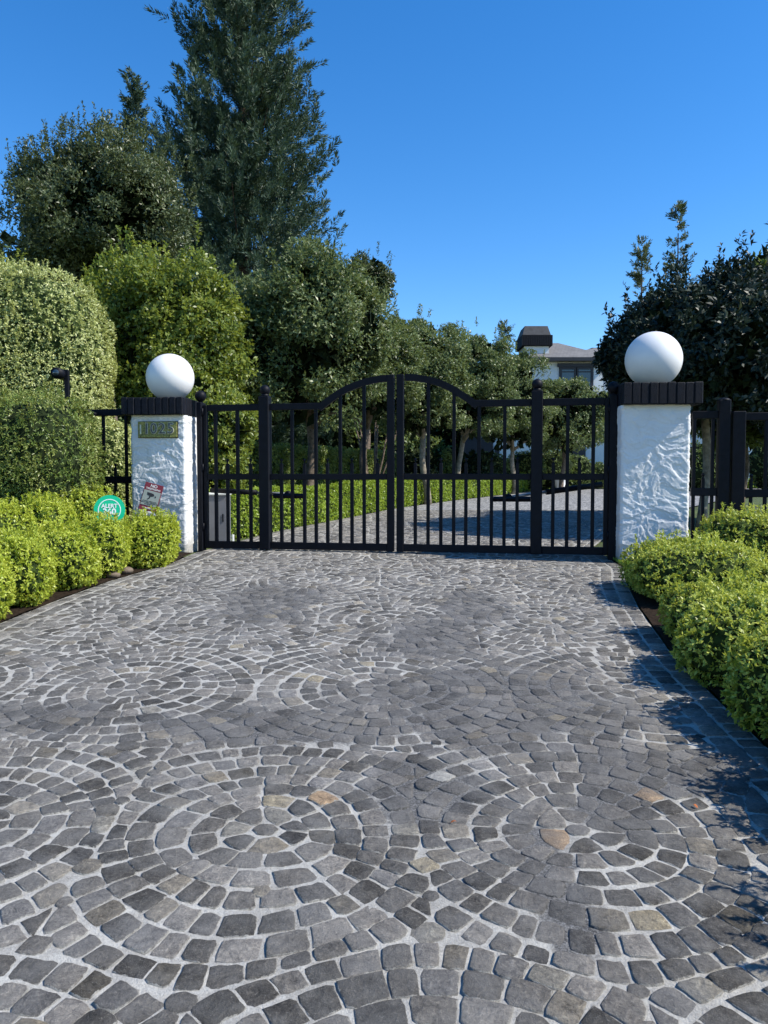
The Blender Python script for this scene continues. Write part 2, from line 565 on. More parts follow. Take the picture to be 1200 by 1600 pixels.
def mound(parent, c, r, mat, n, L, Wd, pw=2.6, amp=.10, freq=1.6, k=5, seed=0, core=M['corelight'], depth=.16, zmin=-.95, rot=0.0, corescale=.91, name='foliage', shoots=0):
    """a clipped bush: lumpy superellipsoid of leaf rosettes over a solid dark core"""
    sn = SN(seed, freq); s2 = SN(seed + 77, freq * 3)
    c = np.array(c, float)
    u = rdir(int(n * 1.25)); u = u[u[:, 2] > zmin][:n]
    rad = superell(u, r, pw) * (1 + amp * sn(u * np.array(r)) + amp * .45 * s2(u * np.array(r)))
    d = rng.random(len(u)) ** 2 * depth
    P = u * (rad * (1 - d))[:, None]
    O = unit(P / np.array(r) ** 2)
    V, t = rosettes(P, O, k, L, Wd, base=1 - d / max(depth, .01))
    if shoots:
        us = u[(u[:, 2] > .25)][:shoots]
        rr = superell(us, r, pw) * (1 + amp * sn(us * np.array(r)))
        base = us * rr[:, None]
        Ps, Os = [], []
        for q in range(6):
            Ps.append(base + np.array([0, 0, 1]) * q * L * .55 + rdir(len(us)) * L * .1); Os.append(unit(us * .4 + np.array([0, 0, 1])))
        V2, t2 = rosettes(np.concatenate(Ps), np.concatenate(Os), 4, L, Wd)
        V = np.concatenate([V, V2]); t = np.concatenate([t, np.clip(t2 + .15, 0, 1)])
    cr, sr = math.cos(rot), math.sin(rot)
    Rm = np.array([[cr, -sr, 0], [sr, cr, 0], [0, 0, 1]])
    V = V @ Rm.T + c
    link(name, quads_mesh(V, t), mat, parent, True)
    # solid dark core added to block sight through the leaves
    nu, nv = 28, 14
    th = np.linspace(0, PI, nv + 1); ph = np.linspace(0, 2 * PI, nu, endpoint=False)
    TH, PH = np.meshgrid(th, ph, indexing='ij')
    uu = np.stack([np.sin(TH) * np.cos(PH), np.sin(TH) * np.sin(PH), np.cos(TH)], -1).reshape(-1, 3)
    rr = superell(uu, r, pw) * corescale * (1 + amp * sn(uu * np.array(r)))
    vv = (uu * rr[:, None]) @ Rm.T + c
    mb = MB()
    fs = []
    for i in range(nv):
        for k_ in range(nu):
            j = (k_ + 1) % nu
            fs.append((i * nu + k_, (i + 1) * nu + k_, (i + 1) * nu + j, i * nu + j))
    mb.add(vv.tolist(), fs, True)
    mb.build('dark_core', core, parent, True)

def crown(parent, c, r, mat, nclump, rc, nleaf, L, Wd, seed=0, hollow=.45, k=3, pw=2.2, zmin=-.8, core=True, corescale=.62, shoots=0, flat=.8, name='crown', corem=None, shoot_len=5):
    """a tree crown: many leaf clumps inside an uneven envelope, gaps between"""
    c = np.array(c, float); r = np.array(r, float)
    sn = SN(seed, .9 / max(r.mean(), .5)); 
    u = rdir(nclump * 2); u = u[u[:, 2] > zmin][:nclump]
    f = hollow + (1 - hollow) * rng.random(len(u)) ** .45
    env = superell(u, r, pw) * (1 + .13 * sn(u * r))
    CC = u * (env * f)[:, None] - u * rc * .6
    rcs = rc * rng.uniform(.6, 1.3, len(u))
    per = max(4, nleaf // (len(u) * k))
    ctr = np.repeat(CC, per, 0); rr = np.repeat(rcs, per)
    uo = np.repeat(u, per, 0)
    v = unit(rdir(len(ctr)) + uo * .35)
    P = ctr + v * (rr * rng.random(len(ctr)) ** .4)[:, None] * np.array([1, 1, flat])
    O = unit(v + uo * .6 + np.array([0, 0, .25]))
    tb = np.repeat(rng.uniform(0, 1, len(u)), per)
    V, t = rosettes(P, O, k, L, Wd, base=tb)
    if shoots:
        us = rdir(shoots * 5); us = us[us[:, 2] > .35][:shoots]
        b = us * (superell(us, r, pw) * (1 + .13 * sn(us * r)) * .93)[:, None]
        Ps, Os = [], []
        ln = rng.uniform(.4, 1.0, len(us))
        for q in range(shoot_len * 2):
            Ps.append(b + (unit(us * .35 + np.array([0, 0, 1])) * (q * L * .55 * ln[:, None])) + rdir(len(us)) * L * .22); Os.append(unit(us * .2 + np.array([0, 0, 1])))
        V2, t2 = rosettes(np.concatenate(Ps), np.concatenate(Os), 3, L * .85, Wd * .85)
        V = np.concatenate([V, V2]); t = np.concatenate([t, np.clip(t2 + .1, 0, 1)])
    link(name, quads_mesh(V + c, t), mat, parent, True)
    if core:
        nq = int(700 + 260 * r.prod() ** (2 / 3))  # oversized dark leaf quads added to close off sight through the crown
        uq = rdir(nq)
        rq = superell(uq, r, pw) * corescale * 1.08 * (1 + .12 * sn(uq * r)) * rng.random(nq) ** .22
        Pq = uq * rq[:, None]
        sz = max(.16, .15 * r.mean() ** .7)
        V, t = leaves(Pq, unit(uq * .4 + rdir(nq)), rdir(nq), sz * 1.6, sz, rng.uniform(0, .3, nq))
        link('dark_infill', quads_mesh(V + c, t), corem or M['core'], parent, True)
    return CC + c

def trunk(parent, base, top, r0, r1, mat, limbs=(), bend=.08, n=9, seg=7):
    base, top = Vector(base), Vector(top)
    pts, rad = [], []
    ph = random.random() * 6
    for i in range(seg + 1):
        f = i / seg
        p = base.lerp(top, f) + Vector((math.sin(ph + f * 4) * bend, math.cos(ph + f * 3) * bend, 0)) * math.sin(PI * f)
        pts.append(p); rad.append(r0 * (1 - f) + r1 * f + (r0 * .35 * max(0, 1 - f * 8)))
    MB().tube(pts, rad, n).build('trunk', mat, parent, True)
    for l in limbs:
        l = Vector(l); st = pts[-2].lerp(pts[-1], random.random())
        midp = st.lerp(l, .5) + Vector((random.uniform(-.1, .1), random.uniform(-.1, .1), .12 * (l - st).length))
        MB().tube([st, midp, l], [r1 * .8, r1 * .5, r1 * .2], 6).build('limb', mat, parent, True)

def hedge_run(parent, line, wid, hgt, mat, n, L, Wd, k=4, seed=0, amp=.05, base=None, core=M['corelight'], names=('foliage', 'dark_core')):
    """clipped hedge along a polyline of (x, y): leaves on its top and sides over a core"""
    pts = [Vector((x, y, 0)) for x, y in line]
    lens = [(pts[i + 1] - pts[i]).length for i in range(len(pts) - 1)]
    tot = sum(lens); cum = np.concatenate([[0], np.cumsum(lens)])
    sn = SN(seed, .9)
    def at(s):
        i = int(np.clip(np.searchsorted(cum, s) - 1, 0, len(lens) - 1))
        f = (s - cum[i]) / lens[i]
        p = pts[i].lerp(pts[i + 1], f)
        d0 = (pts[i + 1] - pts[i]).normalized()
        d1 = (pts[min(i + 2, len(pts) - 1)] - pts[min(i + 1, len(pts) - 2)]).normalized()
        d = d0.lerp(d1, max(0, f - .5)).normalized()
        return p, d
    S = rng.uniform(0, tot, n)
    prof = hgt * 2 + wid
    Q = rng.uniform(0, prof, n)
    X = np.interp(S, cum, [p.x for p in pts]); Y = np.interp(S, cum, [p.y for p in pts])
    idx = np.clip(np.searchsorted(cum, S) - 1, 0, len(lens) - 1)
    D = np.array([((pts[i + 1] - pts[i]).normalized())[:2] for i in range(len(lens))])[idx]
    Nn = np.stack([-D[:, 1], D[:, 0]], 1)      # left normal
    off = np.where(Q < hgt, -wid / 2, np.where(Q < hgt + wid, Q - hgt - wid / 2, wid / 2))
    zz = np.where(Q < hgt, Q, np.where(Q < hgt + wid, hgt, prof - Q))
    out = np.zeros((n, 3))
    side = (Q < hgt) | (Q > hgt + wid)
    sg = np.where(Q < hgt, -1, 1)
    out[:, 0] = np.where(side, Nn[:, 0] * sg, 0); out[:, 1] = np.where(side, Nn[:, 1] * sg, 0); out[:, 2] = np.where(side, 0, 1)
    gz = np.array([ground(y) for y in Y]) if base is None else np.full(n, base)
    P = np.stack([X + Nn[:, 0] * off, Y + Nn[:, 1] * off, gz + zz], 1)
    P += out * ((sn(P) * amp) + rng.uniform(-.05, .02, n))[:, None]
    # soften the arris
    V, t = rosettes(P, unit(out + rdir(n) * .25), k, L, Wd)
    link(names[0], quads_mesh(V, t), mat, parent, True)
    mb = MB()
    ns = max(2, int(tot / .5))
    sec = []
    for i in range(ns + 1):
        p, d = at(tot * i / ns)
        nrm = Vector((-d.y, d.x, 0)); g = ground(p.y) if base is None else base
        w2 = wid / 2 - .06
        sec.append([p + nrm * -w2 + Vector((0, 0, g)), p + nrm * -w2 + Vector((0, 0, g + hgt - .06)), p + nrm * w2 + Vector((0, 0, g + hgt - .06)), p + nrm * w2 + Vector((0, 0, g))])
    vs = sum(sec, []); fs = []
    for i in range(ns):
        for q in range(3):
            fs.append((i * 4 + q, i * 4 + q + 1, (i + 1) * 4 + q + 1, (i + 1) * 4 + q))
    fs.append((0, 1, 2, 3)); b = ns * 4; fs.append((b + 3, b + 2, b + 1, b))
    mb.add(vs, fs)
    mb.build(names[1], core, parent, True)  # solid dark prism added to stop sight through the hedge

# ================================================================ SETTING
def strip_sheet(name, rows, mat, kind='structure'):
    """sheet from rows of (y, x0, x1, dz)"""
    vs, fs = [], []
    nx = 5
    for (y, x0, x1, dz) in rows:
        for i in range(nx):
            vs.append((x0 + (x1 - x0) * i / (nx - 1), y, ground(y) + dz))
    for j in range(len(rows) - 1):
        for i in range(nx - 1):
            fs.append((j * nx + i, j * nx + i + 1, (j + 1) * nx + i + 1, (j + 1) * nx + i))
    o = MB().add(vs, fs).build(name, mat)
    return tag(o, kind=kind)

strip_sheet('ground', [(y, -260, 260, -.035) for y in (-60, 0, 9.35, 20, 30, 45, 500)], M['ground'])

# forecourt edges
LE = [(-2.9, -2.0), (-3.0, 1.0), (-3.0, 4.0), (-2.98, 5.9), (-2.90, 6.6), (-2.72, 7.6), (-2.40, 8.6), (-2.30, 9.35), (-2.2, 9.9)]
RE = [(1.84, -2.0), (1.82, 1.0), (1.81, 3.6), (1.91, 5.0), (2.14, 6.4), (2.40, 7.6), (2.60, 8.3), (2.62, 8.9), (2.68, 9.9)]
RL = [(-2.2, 9.9), (-1.72, 12.4), (-.8, 15.2), (.35, 18.8), (2.0, 22.5), (4.3, 27), (8.2, 35)]
RR = [(2.68, 9.9), (3.7, 12.4), (5.4, 15.2), (7.4, 18.8), (9.8, 22.5), (13.5, 27), (19, 33)]
def interp(line, y):
    return float(np.interp(y, [p[1] for p in line], [p[0] for p in line]))
FL = LE + RL[1:]; FR = RE + RR[1:]
def xl(y): return interp(FL, y)
def xr(y): return interp(FR, y)

# mortar bed of the driveway: fine grid near, coarse far, gently uneven
ys = list(np.arange(-2, 1.6, .3)) + list(np.arange(1.6, 3.6, .016)) + list(np.arange(3.6, 5.6, .03)) + list(np.arange(5.6, 9.9, .07)) + list(np.arange(9.9, 18.1, .4))
vs, fs = [], []
nx = 210
for y in ys:
    a, b = xl(y), xr(y)
    for i in range(nx):
        x = a + (b - a) * i / (nx - 1)
        z = ground(y) + .0052 + .0028 * noise.noise(Vector((x * 3.2, y * 3.2, 0))) + (.0020 * noise.noise(Vector((x * 14, y * 14, 5))) + .0010 * noise.noise(Vector((x * 42, y * 42, 9))) if y > 1.5 and y < 6 else 0)
        vs.append((x, y, z))
for j in range(len(ys) - 1):
    for i in range(nx - 1):
        fs.append((j * nx + i, j * nx + i + 1, (j + 1) * nx + i + 1, (j + 1) * nx + i))
drive = MB().add(vs, fs, True).build('driveway', M['mortar'])
tag(drive, kind='structure')
o = strip_sheet('rear_driveway', [(y, xl(y), xr(y), .004) for y in (18.0, 18.8, 20, 22.5, 25, 27, 30, 33, 35)], M['farpave'])

# ---- cobblestones: rings round centres, cut where two fans meet
def grid_row(pxs, py):
    return [GP(px, py) for px in pxs]
centres = []
centres += grid_row([415, 905], 1303)
centres += grid_row([212, 596], 1076) + grid_row([985], 1075)
centres += grid_row([152, 380, 612, 852], 968)
centres += grid_row([285, 490, 695, 900], 907)
base = list(centres)
yA = centres[0][1]
centres += [(centres[0][0] - 1.16, yA + .05), (centres[0][0] - 2.35, yA), (centres[1][0] + 1.15, yA)]
centres += [(centres[2][0] - 1.3, centres[2][1])]
rowC = GP(152, 968); centres += [(rowC[0] - 1.2, rowC[1]), (GP(852, 968)[0] + 1.2, rowC[1])]
rowD = GP(285, 907); centres += [(rowD[0] - 1.3, rowD[1]), (GP(900, 907)[0] + 1.3, rowD[1])]
yy = yA - 1.45; k_ = 0
while yy > -2.5:
    for q in range(-3, 4):
        centres.append((.1 + q * 1.22 + (.6 if k_ % 2 else 0), yy))
    yy -= 1.45; k_ += 1
yy = rowD[1] + 1.5; k_ = 0
while yy < 19.5:
    for q in range(-4, 9):
        centres.append((-.2 + q * 1.28 + (.6 if k_ % 2 == 0 else 0), yy + random.uniform(-.05, .05)))
    yy += 1.5; k_ += 1
C = np.array(centres)

def clip_poly(poly, px, py, nx_, ny_):
    """keep the side where (p - P).n <= 0"""
    out = []
    n = len(poly)
    for i in range(n):
        a, b = poly[i], poly[(i + 1) % n]
        da = (a[0] - px) * nx_ + (a[1] - py) * ny_
        db = (b[0] - px) * nx_ + (b[1] - py) * ny_
        if da <= 0: out.append(a)
        if da * db < 0:
            t = da / (da - db)
            out.append((a[0] + (b[0] - a[0]) * t, a[1] + (b[1] - a[1]) * t))
    return out
def area(p):
    return abs(sum(p[i][0] * p[(i + 1) % len(p)][1] - p[(i + 1) % len(p)][0] * p[i][1] for i in range(len(p)))) / 2

def orient(poly):
    s = sum(poly[i][0] * poly[(i + 1) % len(poly)][1] - poly[(i + 1) % len(poly)][0] * poly[i][1] for i in range(len(poly)))
    return poly if s > 0 else poly[::-1]
BORD = .256
def sgap():
    return random.uniform(.0026, .0060)
polys = []
ring_flag = []
PR = .108
for ci, (cx, cy) in enumerate(centres):
    if cy > 19: continue
    dn = np.hypot(C[:, 0] - cx, C[:, 1] - cy)
    nb = [j for j in np.argsort(dn)[1:9] if dn[j] < 3.2]
    wob = random.uniform(0, 6)
    for k in range(0, 13):
        r0 = (k - .45) * PR if k else 0
        r1 = r0 + PR if k else PR * .55
        rm = (r0 + r1) / 2
        n = 1 if k == 0 else max(4, round(2 * PI * rm / random.uniform(.094, .122)))
        a = random.uniform(0, 2 * PI)
        ws = np.array([random.uniform(.78, 1.25) for _ in range(n)]); ws = ws / ws.sum() * 2 * PI
        for q in range(n):
            a0, a1 = a, a + ws[q]; a = a1
            g = sgap()
            if k == 0:
                poly = [(cx + .048 * math.cos(t) * 1.1, cy + .048 * math.sin(t)) for t in np.arange(0, 2 * PI, PI / 3)]
            else:
                R0, R1 = r0 + g, r1 - g
                w0 = .018 * math.sin(3 * a0 + wob + k * .7); w1 = .018 * math.sin(3 * a1 + wob + k * .7)
                da0 = g / max(rm, .08)
                if R0 < .02: R0 = .02
                j = lambda s=.0058: random.uniform(-s, s)
                b0, b1 = a0 + da0, a1 - da0
                am = (b0 + b1) / 2
                def pt(rr, aa): return (cx + rr * math.cos(aa) + j(), cy + rr * math.sin(aa) + j())
                poly = [pt(R0 + w0, b0), pt(R1 + w0, b0), pt(R1 + (w0 + w1) / 2, am), pt(R1 + w1, b1), pt(R0 + w1, b1)]
                if rm > .3: poly.append(pt(R0 + (w0 + w1) / 2, am))
            mx = sum(p[0] for p in poly) / len(poly); my = sum(p[1] for p in poly) / len(poly)
            if not (-1.2 < my < 17.8): continue
            if mx < xl(my) + BORD * .85 or mx > xr(my) - BORD * .85: continue
            a_full = area(poly)
            inside = True
            for jn in nb:
                ox, oy = centres[jn]
                d = math.hypot(ox - cx, oy - cy)
                ux, uy = (ox - cx) / d, (oy - cy) / d
                hx, hy = (cx + ox) / 2 - ux * g, (cy + oy) / 2 - uy * g
                if (mx - hx) * ux + (my - hy) * uy > .045: inside = False; break
                poly = clip_poly(poly, hx, hy, ux, uy)
                if len(poly) < 3: inside = False; break
            if not inside or area(poly) < .0021: continue
            # side borders
            for (lx, ly, sx) in ((xl(my) + BORD, my, -1), (xr(my) - BORD, my, 1)):
                poly = clip_poly(poly, lx - sx * .008, ly, sx, 0) if len(poly) >= 3 else poly
            if len(poly) < 3 or area(poly) < .0042: continue
            polys.append(poly); ring_flag.append((xl(my) + .5 < mx < xr(my) - .5))
# border courses running along both edges
for edge, sgn in ((xl, 1), (xr, -1)):
    for row in range(2):
        y = -1.0 + random.random() * .1
        while y < 17.5:
            ln = random.uniform(.095, .14)
            if not (8.4 < y < 9.9 and False):
                o0, o1 = row * .125 + .006, row * .125 + .119
                j = lambda: random.uniform(-.007, .007)
                g = .004
                polys.append([(edge(y + g) + sgn * o0 + j(), y + g + j()), (edge(y + g) + sgn * o1 + j(), y + g + j()),
                              (edge(y + ln - g) + sgn * o1 + j(), y + ln - g + j()), (edge(y + ln - g) + sgn * o0 + j(), y + ln - g + j())])
            y += ln

def rounded(poly, n):
    """resample with softened, chipped corners to n outline points"""
    p = poly
    q = []
    for i in range(len(p)):
        a, b = p[i], p[(i + 1) % len(p)]
        L_ = math.hypot(b[0] - a[0], b[1] - a[1])
        c = min(.15, .0065 / max(L_, .02))
        q.append((a[0] + (b[0] - a[0]) * c, a[1] + (b[1] - a[1]) * c))
        q.append((b[0] + (a[0] - b[0]) * c, b[1] + (a[1] - b[1]) * c))
    ls = [math.hypot(q[(i + 1) % len(q)][0] - q[i][0], q[(i + 1) % len(q)][1] - q[i][1]) for i in range(len(q))]
    cum = np.concatenate([[0], np.cumsum(ls)])
    qs = q + [q[0]]
    s = np.linspace(0, cum[-1], n, endpoint=False)
    X = np.interp(s, cum, [a[0] for a in qs]); Y = np.interp(s, cum, [a[1] for a in qs])
    return X, Y

SPECIAL = {}
TAN, PALE, WHITE, OCHRE = (.33, .285, .20), (.25, .235, .20), (.62, .60, .54), (.38, .27, .17)
def stone_geo(poly, n):
    special = next((SPECIAL[tuple(a)] for a in poly if tuple(a) in SPECIAL), None)
    X, Y = rounded(poly, n)
    cx, cy = X.mean(), Y.mean()
    jit = 1 + np.array([random.uniform(-.045, .03) for _ in range(n)])
    X = cx + (X - cx) * jit; Y = cy + (Y - cy) * jit
    top = random.uniform(.0075, .0125) if cy < 4 else random.uniform(.0072, .0098)
    tx, ty = random.uniform(-.03, .03), random.uniform(-.03, .03)
    vs, rim = [], []
    for (f, dz, e) in ((1.03, -.014, 1.0), (1.0, -.0025, .93), (.90, 0, .6), (.45, .0008, .1)):
        if n < 12 and f == .45: continue
        for i in range(n):
            x, y = cx + (X[i] - cx) * f, cy + (Y[i] - cy) * f
            z = ground(y) + (top + dz + (x - cx) * tx + (y - cy) * ty + (random.uniform(-.0012, .0012) if f < 1 else 0) if dz > -.01 else dz)
            vs.append((x, y, z)); rim.append(e)
    nr = len(vs) // n
    vs.append((cx, cy, ground(cy) + top + random.uniform(-.001, .002))); rim.append(0)
    fs = []
    for r_ in range(nr - 1):
        for i in range(n):
            j = (i + 1) % n
            fs.append((r_ * n + i, r_ * n + j, (r_ + 1) * n + j, (r_ + 1) * n + i))
    b = (nr - 1) * n
    for i in range(n):
        fs.append((b + i, b + (i + 1) % n, nr * n))
    t = random.random()
    g = random.choice([.066, .09, .112, .135, .16, .185, .225]) * random.uniform(.85, 1.15)
    if special: col = special
    elif t < .008: col = (.235, .20, .145)
    elif t < .09: col = (g * 1.45, g * 1.30, g * 1.05)
    elif t < .38: col = (g * 1.14, g * 1.06, g * .95)
    elif t < .6: col = (g * 1.01, g * .97, g * .92)
    else: col = (g * 1.08, g * 1.01, g * .91)
    return vs, fs, rim, col

def warp(a):
    x, y = a
    v1 = noise.noise_vector(Vector((x * .9, y * .9, 2.0))); v2 = noise.noise_vector(Vector((x * 3.5, y * 3.5, 7.0)))
    return (x + v1.x * .06 + v2.x * .012, y + v1.y * .06 + v2.y * .012)
NB_ = len(polys)
polys = [[warp(a) for a in p] if n_ring else p for p, n_ring in zip(polys, ring_flag + [False] * (NB_ - len(ring_flag)))]
# small filler stones where the rings leave a wide bare joint
GS = .011
gx0, gx1, gy0, gy1 = -3.1, 2.75, .9, 9.8
NXg, NYg = int((gx1 - gx0) / GS), int((gy1 - gy0) / GS)
cov = np.zeros((NYg, NXg), bool)
for p in polys:
    xs = [a[0] for a in p]; ysp = [a[1] for a in p]
    i0, i1 = int((min(xs) - gx0) / GS), int((max(xs) - gx0) / GS) + 1
    j0, j1 = int((min(ysp) - gy0) / GS), int((max(ysp) - gy0) / GS) + 1
    if i1 <= 0 or j1 <= 0 or i0 >= NXg or j0 >= NYg: continue
    i0, j0, i1, j1 = max(0, i0), max(0, j0), min(NXg, i1), min(NYg, j1)
    xx, yy_ = np.meshgrid(gx0 + (np.arange(i0, i1) + .5) * GS, gy0 + (np.arange(j0, j1) + .5) * GS)
    po = orient(p); ins = np.ones(xx.shape, bool)
    for q in range(len(po)):
        a, b = po[q], po[(q + 1) % len(po)]
        ins &= ((b[0] - a[0]) * (yy_ - a[1]) - (b[1] - a[1]) * (xx - a[0])) >= -1e-5
    cov[j0:j1, i0:i1] |= ins
yr = gy0 + (np.arange(NYg) + .5) * GS; xcol = gx0 + (np.arange(NXg) + .5) * GS
XLr = np.array([xl(y) for y in yr]); XRr = np.array([xr(y) for y in yr])
cov |= (xcol[None, :] < XLr[:, None] + .02) | (xcol[None, :] > XRr[:, None] - .02)
dist = np.zeros(cov.shape, np.float32); cur = ~cov
for k in range(14):
    dist[cur] = (k + 1) * GS
    nxt = cur.copy()
    nxt[1:] &= cur[:-1]; nxt[:-1] &= cur[1:]; nxt[:, 1:] &= cur[:, :-1]; nxt[:, :-1] &= cur[:, 1:]
    cur = nxt
jj, ii = np.where(dist >= 2.6 * GS)
order = np.argsort(-dist[jj, ii] + rng.random(len(jj)) * .004)
acc = []
for o_ in order:
    j_, i_ = jj[o_], ii[o_]
    x, y, r0_ = xcol[i_], yr[j_], float(dist[j_, i_])
    if all((x - a) ** 2 + (y - b) ** 2 > ((r0_ + c_) * 1.12) ** 2 for a, b, c_ in acc):
        acc.append((x, y, r0_))
for x, y, r0_ in acc:
    a0 = random.random() * 6.28; rr_ = max(r0_ - .003, .022) * 1.15
    n_ = random.choice([4, 5, 5, 6])
    polys.append([(x + rr_ * random.uniform(.85, 1.1) * math.cos(a0 + 2 * PI * q / n_), y + rr_ * random.uniform(.85, 1.1) * math.sin(a0 + 2 * PI * q / n_)) for q in range(n_)])
print('fillers', len(acc))
polys = [orient(p) for p in polys]
for px, py, c_ in ((415, 1250, TAN), (415, 1270, PALE), (488, 1251, OCHRE), (362, 1290, PALE), (865, 1318, OCHRE), (1003, 1440, TAN), (660, 1368, TAN),
                   (620, 1296, PALE), (652, 1250, PALE), (920, 1130, PALE), (862, 1121, TAN), (750, 1047, TAN), (470, 1052, TAN), (487, 1066, TAN),
                   (575, 1040, TAN), (545, 1052, PALE), (333, 1130, TAN), (148, 1300, PALE), (240, 1110, PALE), (705, 1213, WHITE), (1110, 1550, PALE),
                   (865, 968, TAN), (425, 966, TAN), (372, 1014, TAN), (1020, 1240, OCHRE), (640, 1460, PALE), (850, 1530, PALE), (860, 1100, PALE)):
    gx_, gy_ = GP(px, py)
    best = min(polys, key=lambda p: (sum(a[0] for a in p) / len(p) - gx_) ** 2 + (sum(a[1] for a in p) / len(p) - gy_) ** 2)
    SPECIAL[tuple(best[0])] = c_
def mid(p): return (sum(a[0] for a in p) / len(p), sum(a[1] for a in p) / len(p))
def in_frame(p):
    x, y = mid(p)
    if y < .8: return False
    d = Vector((x, y, ground(y) - EYE))
    cz = d.y * math.cos(PITCH) - d.z * math.sin(PITCH)
    cy_ = d.y * math.sin(PITCH) + d.z * math.cos(PITCH)
    return abs(d.x / cz) < .5 and cy_ / cz > -.665
near = sorted([p for p in polys if in_frame(p)], key=lambda p: mid(p)[1])
single = near[:300]
sid = set(id(p) for p in single)
rest = [p for p in polys if id(p) not in sid]

def stone_mesh(geo_list):
    V, F, Rm, Cc = [], [], [], []
    for vs, fs, rim, col in geo_list:
        b = len(V)
        V += vs; F += [tuple(i + b for i in f) for f in fs]; Rm += rim; Cc += [(*col, 1)] * len(vs)
    me = bpy.data.meshes.new('cobblestone')
    me.from_pydata(V, [], F)
    a = me.attributes.new('rim', 'FLOAT', 'POINT'); a.data.foreach_set('value', np.array(Rm, np.float32))
    a = me.attributes.new('stone', 'FLOAT_COLOR', 'POINT'); a.data.foreach_set('color', np.array(Cc, np.float32).ravel())
    me.polygons.foreach_set('use_smooth', [True] * len(F))
    me.update()
    me.materials.append(M['stone'])
    return me
for p in single:
    link('cobblestone', stone_mesh([stone_geo(p, 14)]), None, drive)
o = link('cobblestone_paving', stone_mesh([stone_geo(p, 12 if mid(p)[1] < 6 else 8) for p in rest]), None, drive)
o['kind'] = 'stuff'
print('stones', len(polys), 'single', len(single), 'last y', mid(single[-1]))

# planting beds either side of the forecourt
def bed(name, inner, outer_x, y0, y1, rise, mat):
    vs, fs = [], []
    yv = np.linspace(y0, y1, 60)
    nx_ = 14
    for y in yv:
        xi = inner(y)
        for i in range(nx_):
            f = i / (nx_ - 1)
            x = xi + (outer_x - xi) * f
            z = ground(y) + .012 + rise * min(1, f * 4) + .02 * noise.noise(Vector((x * 4, y * 4, 3)))
            vs.append((x, y, z))
    for j in range(len(yv) - 1):
        for i in range(nx_ - 1):
            q = (j * nx_ + i, j * nx_ + i + 1, (j + 1) * nx_ + i + 1, (j + 1) * nx_ + i)
            fs.append(q if outer_x > inner(0) else q[::-1])
    return tag(MB().add(vs, fs, True).build(name, mat), kind='structure')
bed('planting_bed', lambda y: xl(y) - .01, -12, -1, 9.3, .10, M['soil'])
bed('planting_bed', lambda y: xr(y) + .01, 12, -1, 8.9, .05, M['soil'])

# ================================================================ GATE AND PILLARS
PYAW = R(-5.5)
def stucco_shaft(w, d, z0, z1, seed):
    """troweled render: one wrapped sheet with real relief"""
    st = .0072
    per = []
    cr = .02
    def side(a, b, n_):
        L_ = (Vector(b) - Vector(a)).length
        k = int(L_ / st)
        for i in range(k):
            f = i / k
            per.append((a[0] + (b[0] - a[0]) * f, a[1] + (b[1] - a[1]) * f, n_[0], n_[1]))
    x, y = w / 2, d / 2
    side((-x + cr, -y), (x - cr, -y), (0, -1)); side((x - cr, -y), (x, -y + cr), (.7, -.7))
    side((x, -y + cr), (x, y - cr), (1, 0)); side((x, y - cr), (x - cr, y), (.7, .7))
    side((x - cr, y), (-x + cr, y), (0, 1)); side((-x + cr, y), (-x, y - cr), (-.7, .7))
    side((-x, y - cr), (-x, -y + cr), (-1, 0)); side((-x, -y + cr), (-x + cr, -y), (-.7, -.7))
    nz = int((z1 - z0) / st)
    def sst(v, a, b):
        t = max(0, min(1, (v - a) / (b - a))); return t * t * (3 - 2 * t)
    vs, fs = [], []
    n = len(per)
    for j in range(nz + 1):
        z = z0 + (z1 - z0) * j / nz
        for (px_, py_, nx_, ny_) in per:
            q = Vector((px_ + seed * 3, py_, z))
            wq = q + Vector((noise.noise(q * 3), noise.noise(q * 3 + Vector((5, 0, 0))), noise.noise(q * 3 + Vector((0, 7, 0))))) * .12
            a = noise.noise(Vector((wq.x * 5.5 + wq.z * 2, wq.y * 5.5, wq.z * 7)))
            b = noise.noise(Vector((wq.x * 9 - wq.z * 5, wq.y * 9, wq.z * 11)) + Vector((9, 3, 1)))
            f_ = noise.noise(Vector((wq.x * 15 + wq.z * 9, wq.y * 15, wq.z * 19)))
            c = noise.noise(wq * 17)
            e = noise.noise(q * 48)
            rg = 1 - abs(noise.noise(wq * 8 + Vector((2, 2, 2)))) * 2.2
            rg = max(0, rg) ** 5
            hgt = .0065 * sst(a, .0, .018) + .0055 * sst(b, .05, .075) + .0045 * sst(f_, .06, .10) + .0018 * c + .0022 * e + .0045 * rg
            hgt *= .66
            top_fade = sst(z1 - z, 0, .03)
            hgt *= .3 + .7 * top_fade
            vs.append((px_ + nx_ * hgt, py_ + ny_ * hgt, z))
    for j in range(nz):
        for i in range(n):
            k = (i + 1) % n
            fs.append((j * n + i, j * n + k, (j + 1) * n + k, (j + 1) * n + i))
    return MB().add(vs, fs, True)

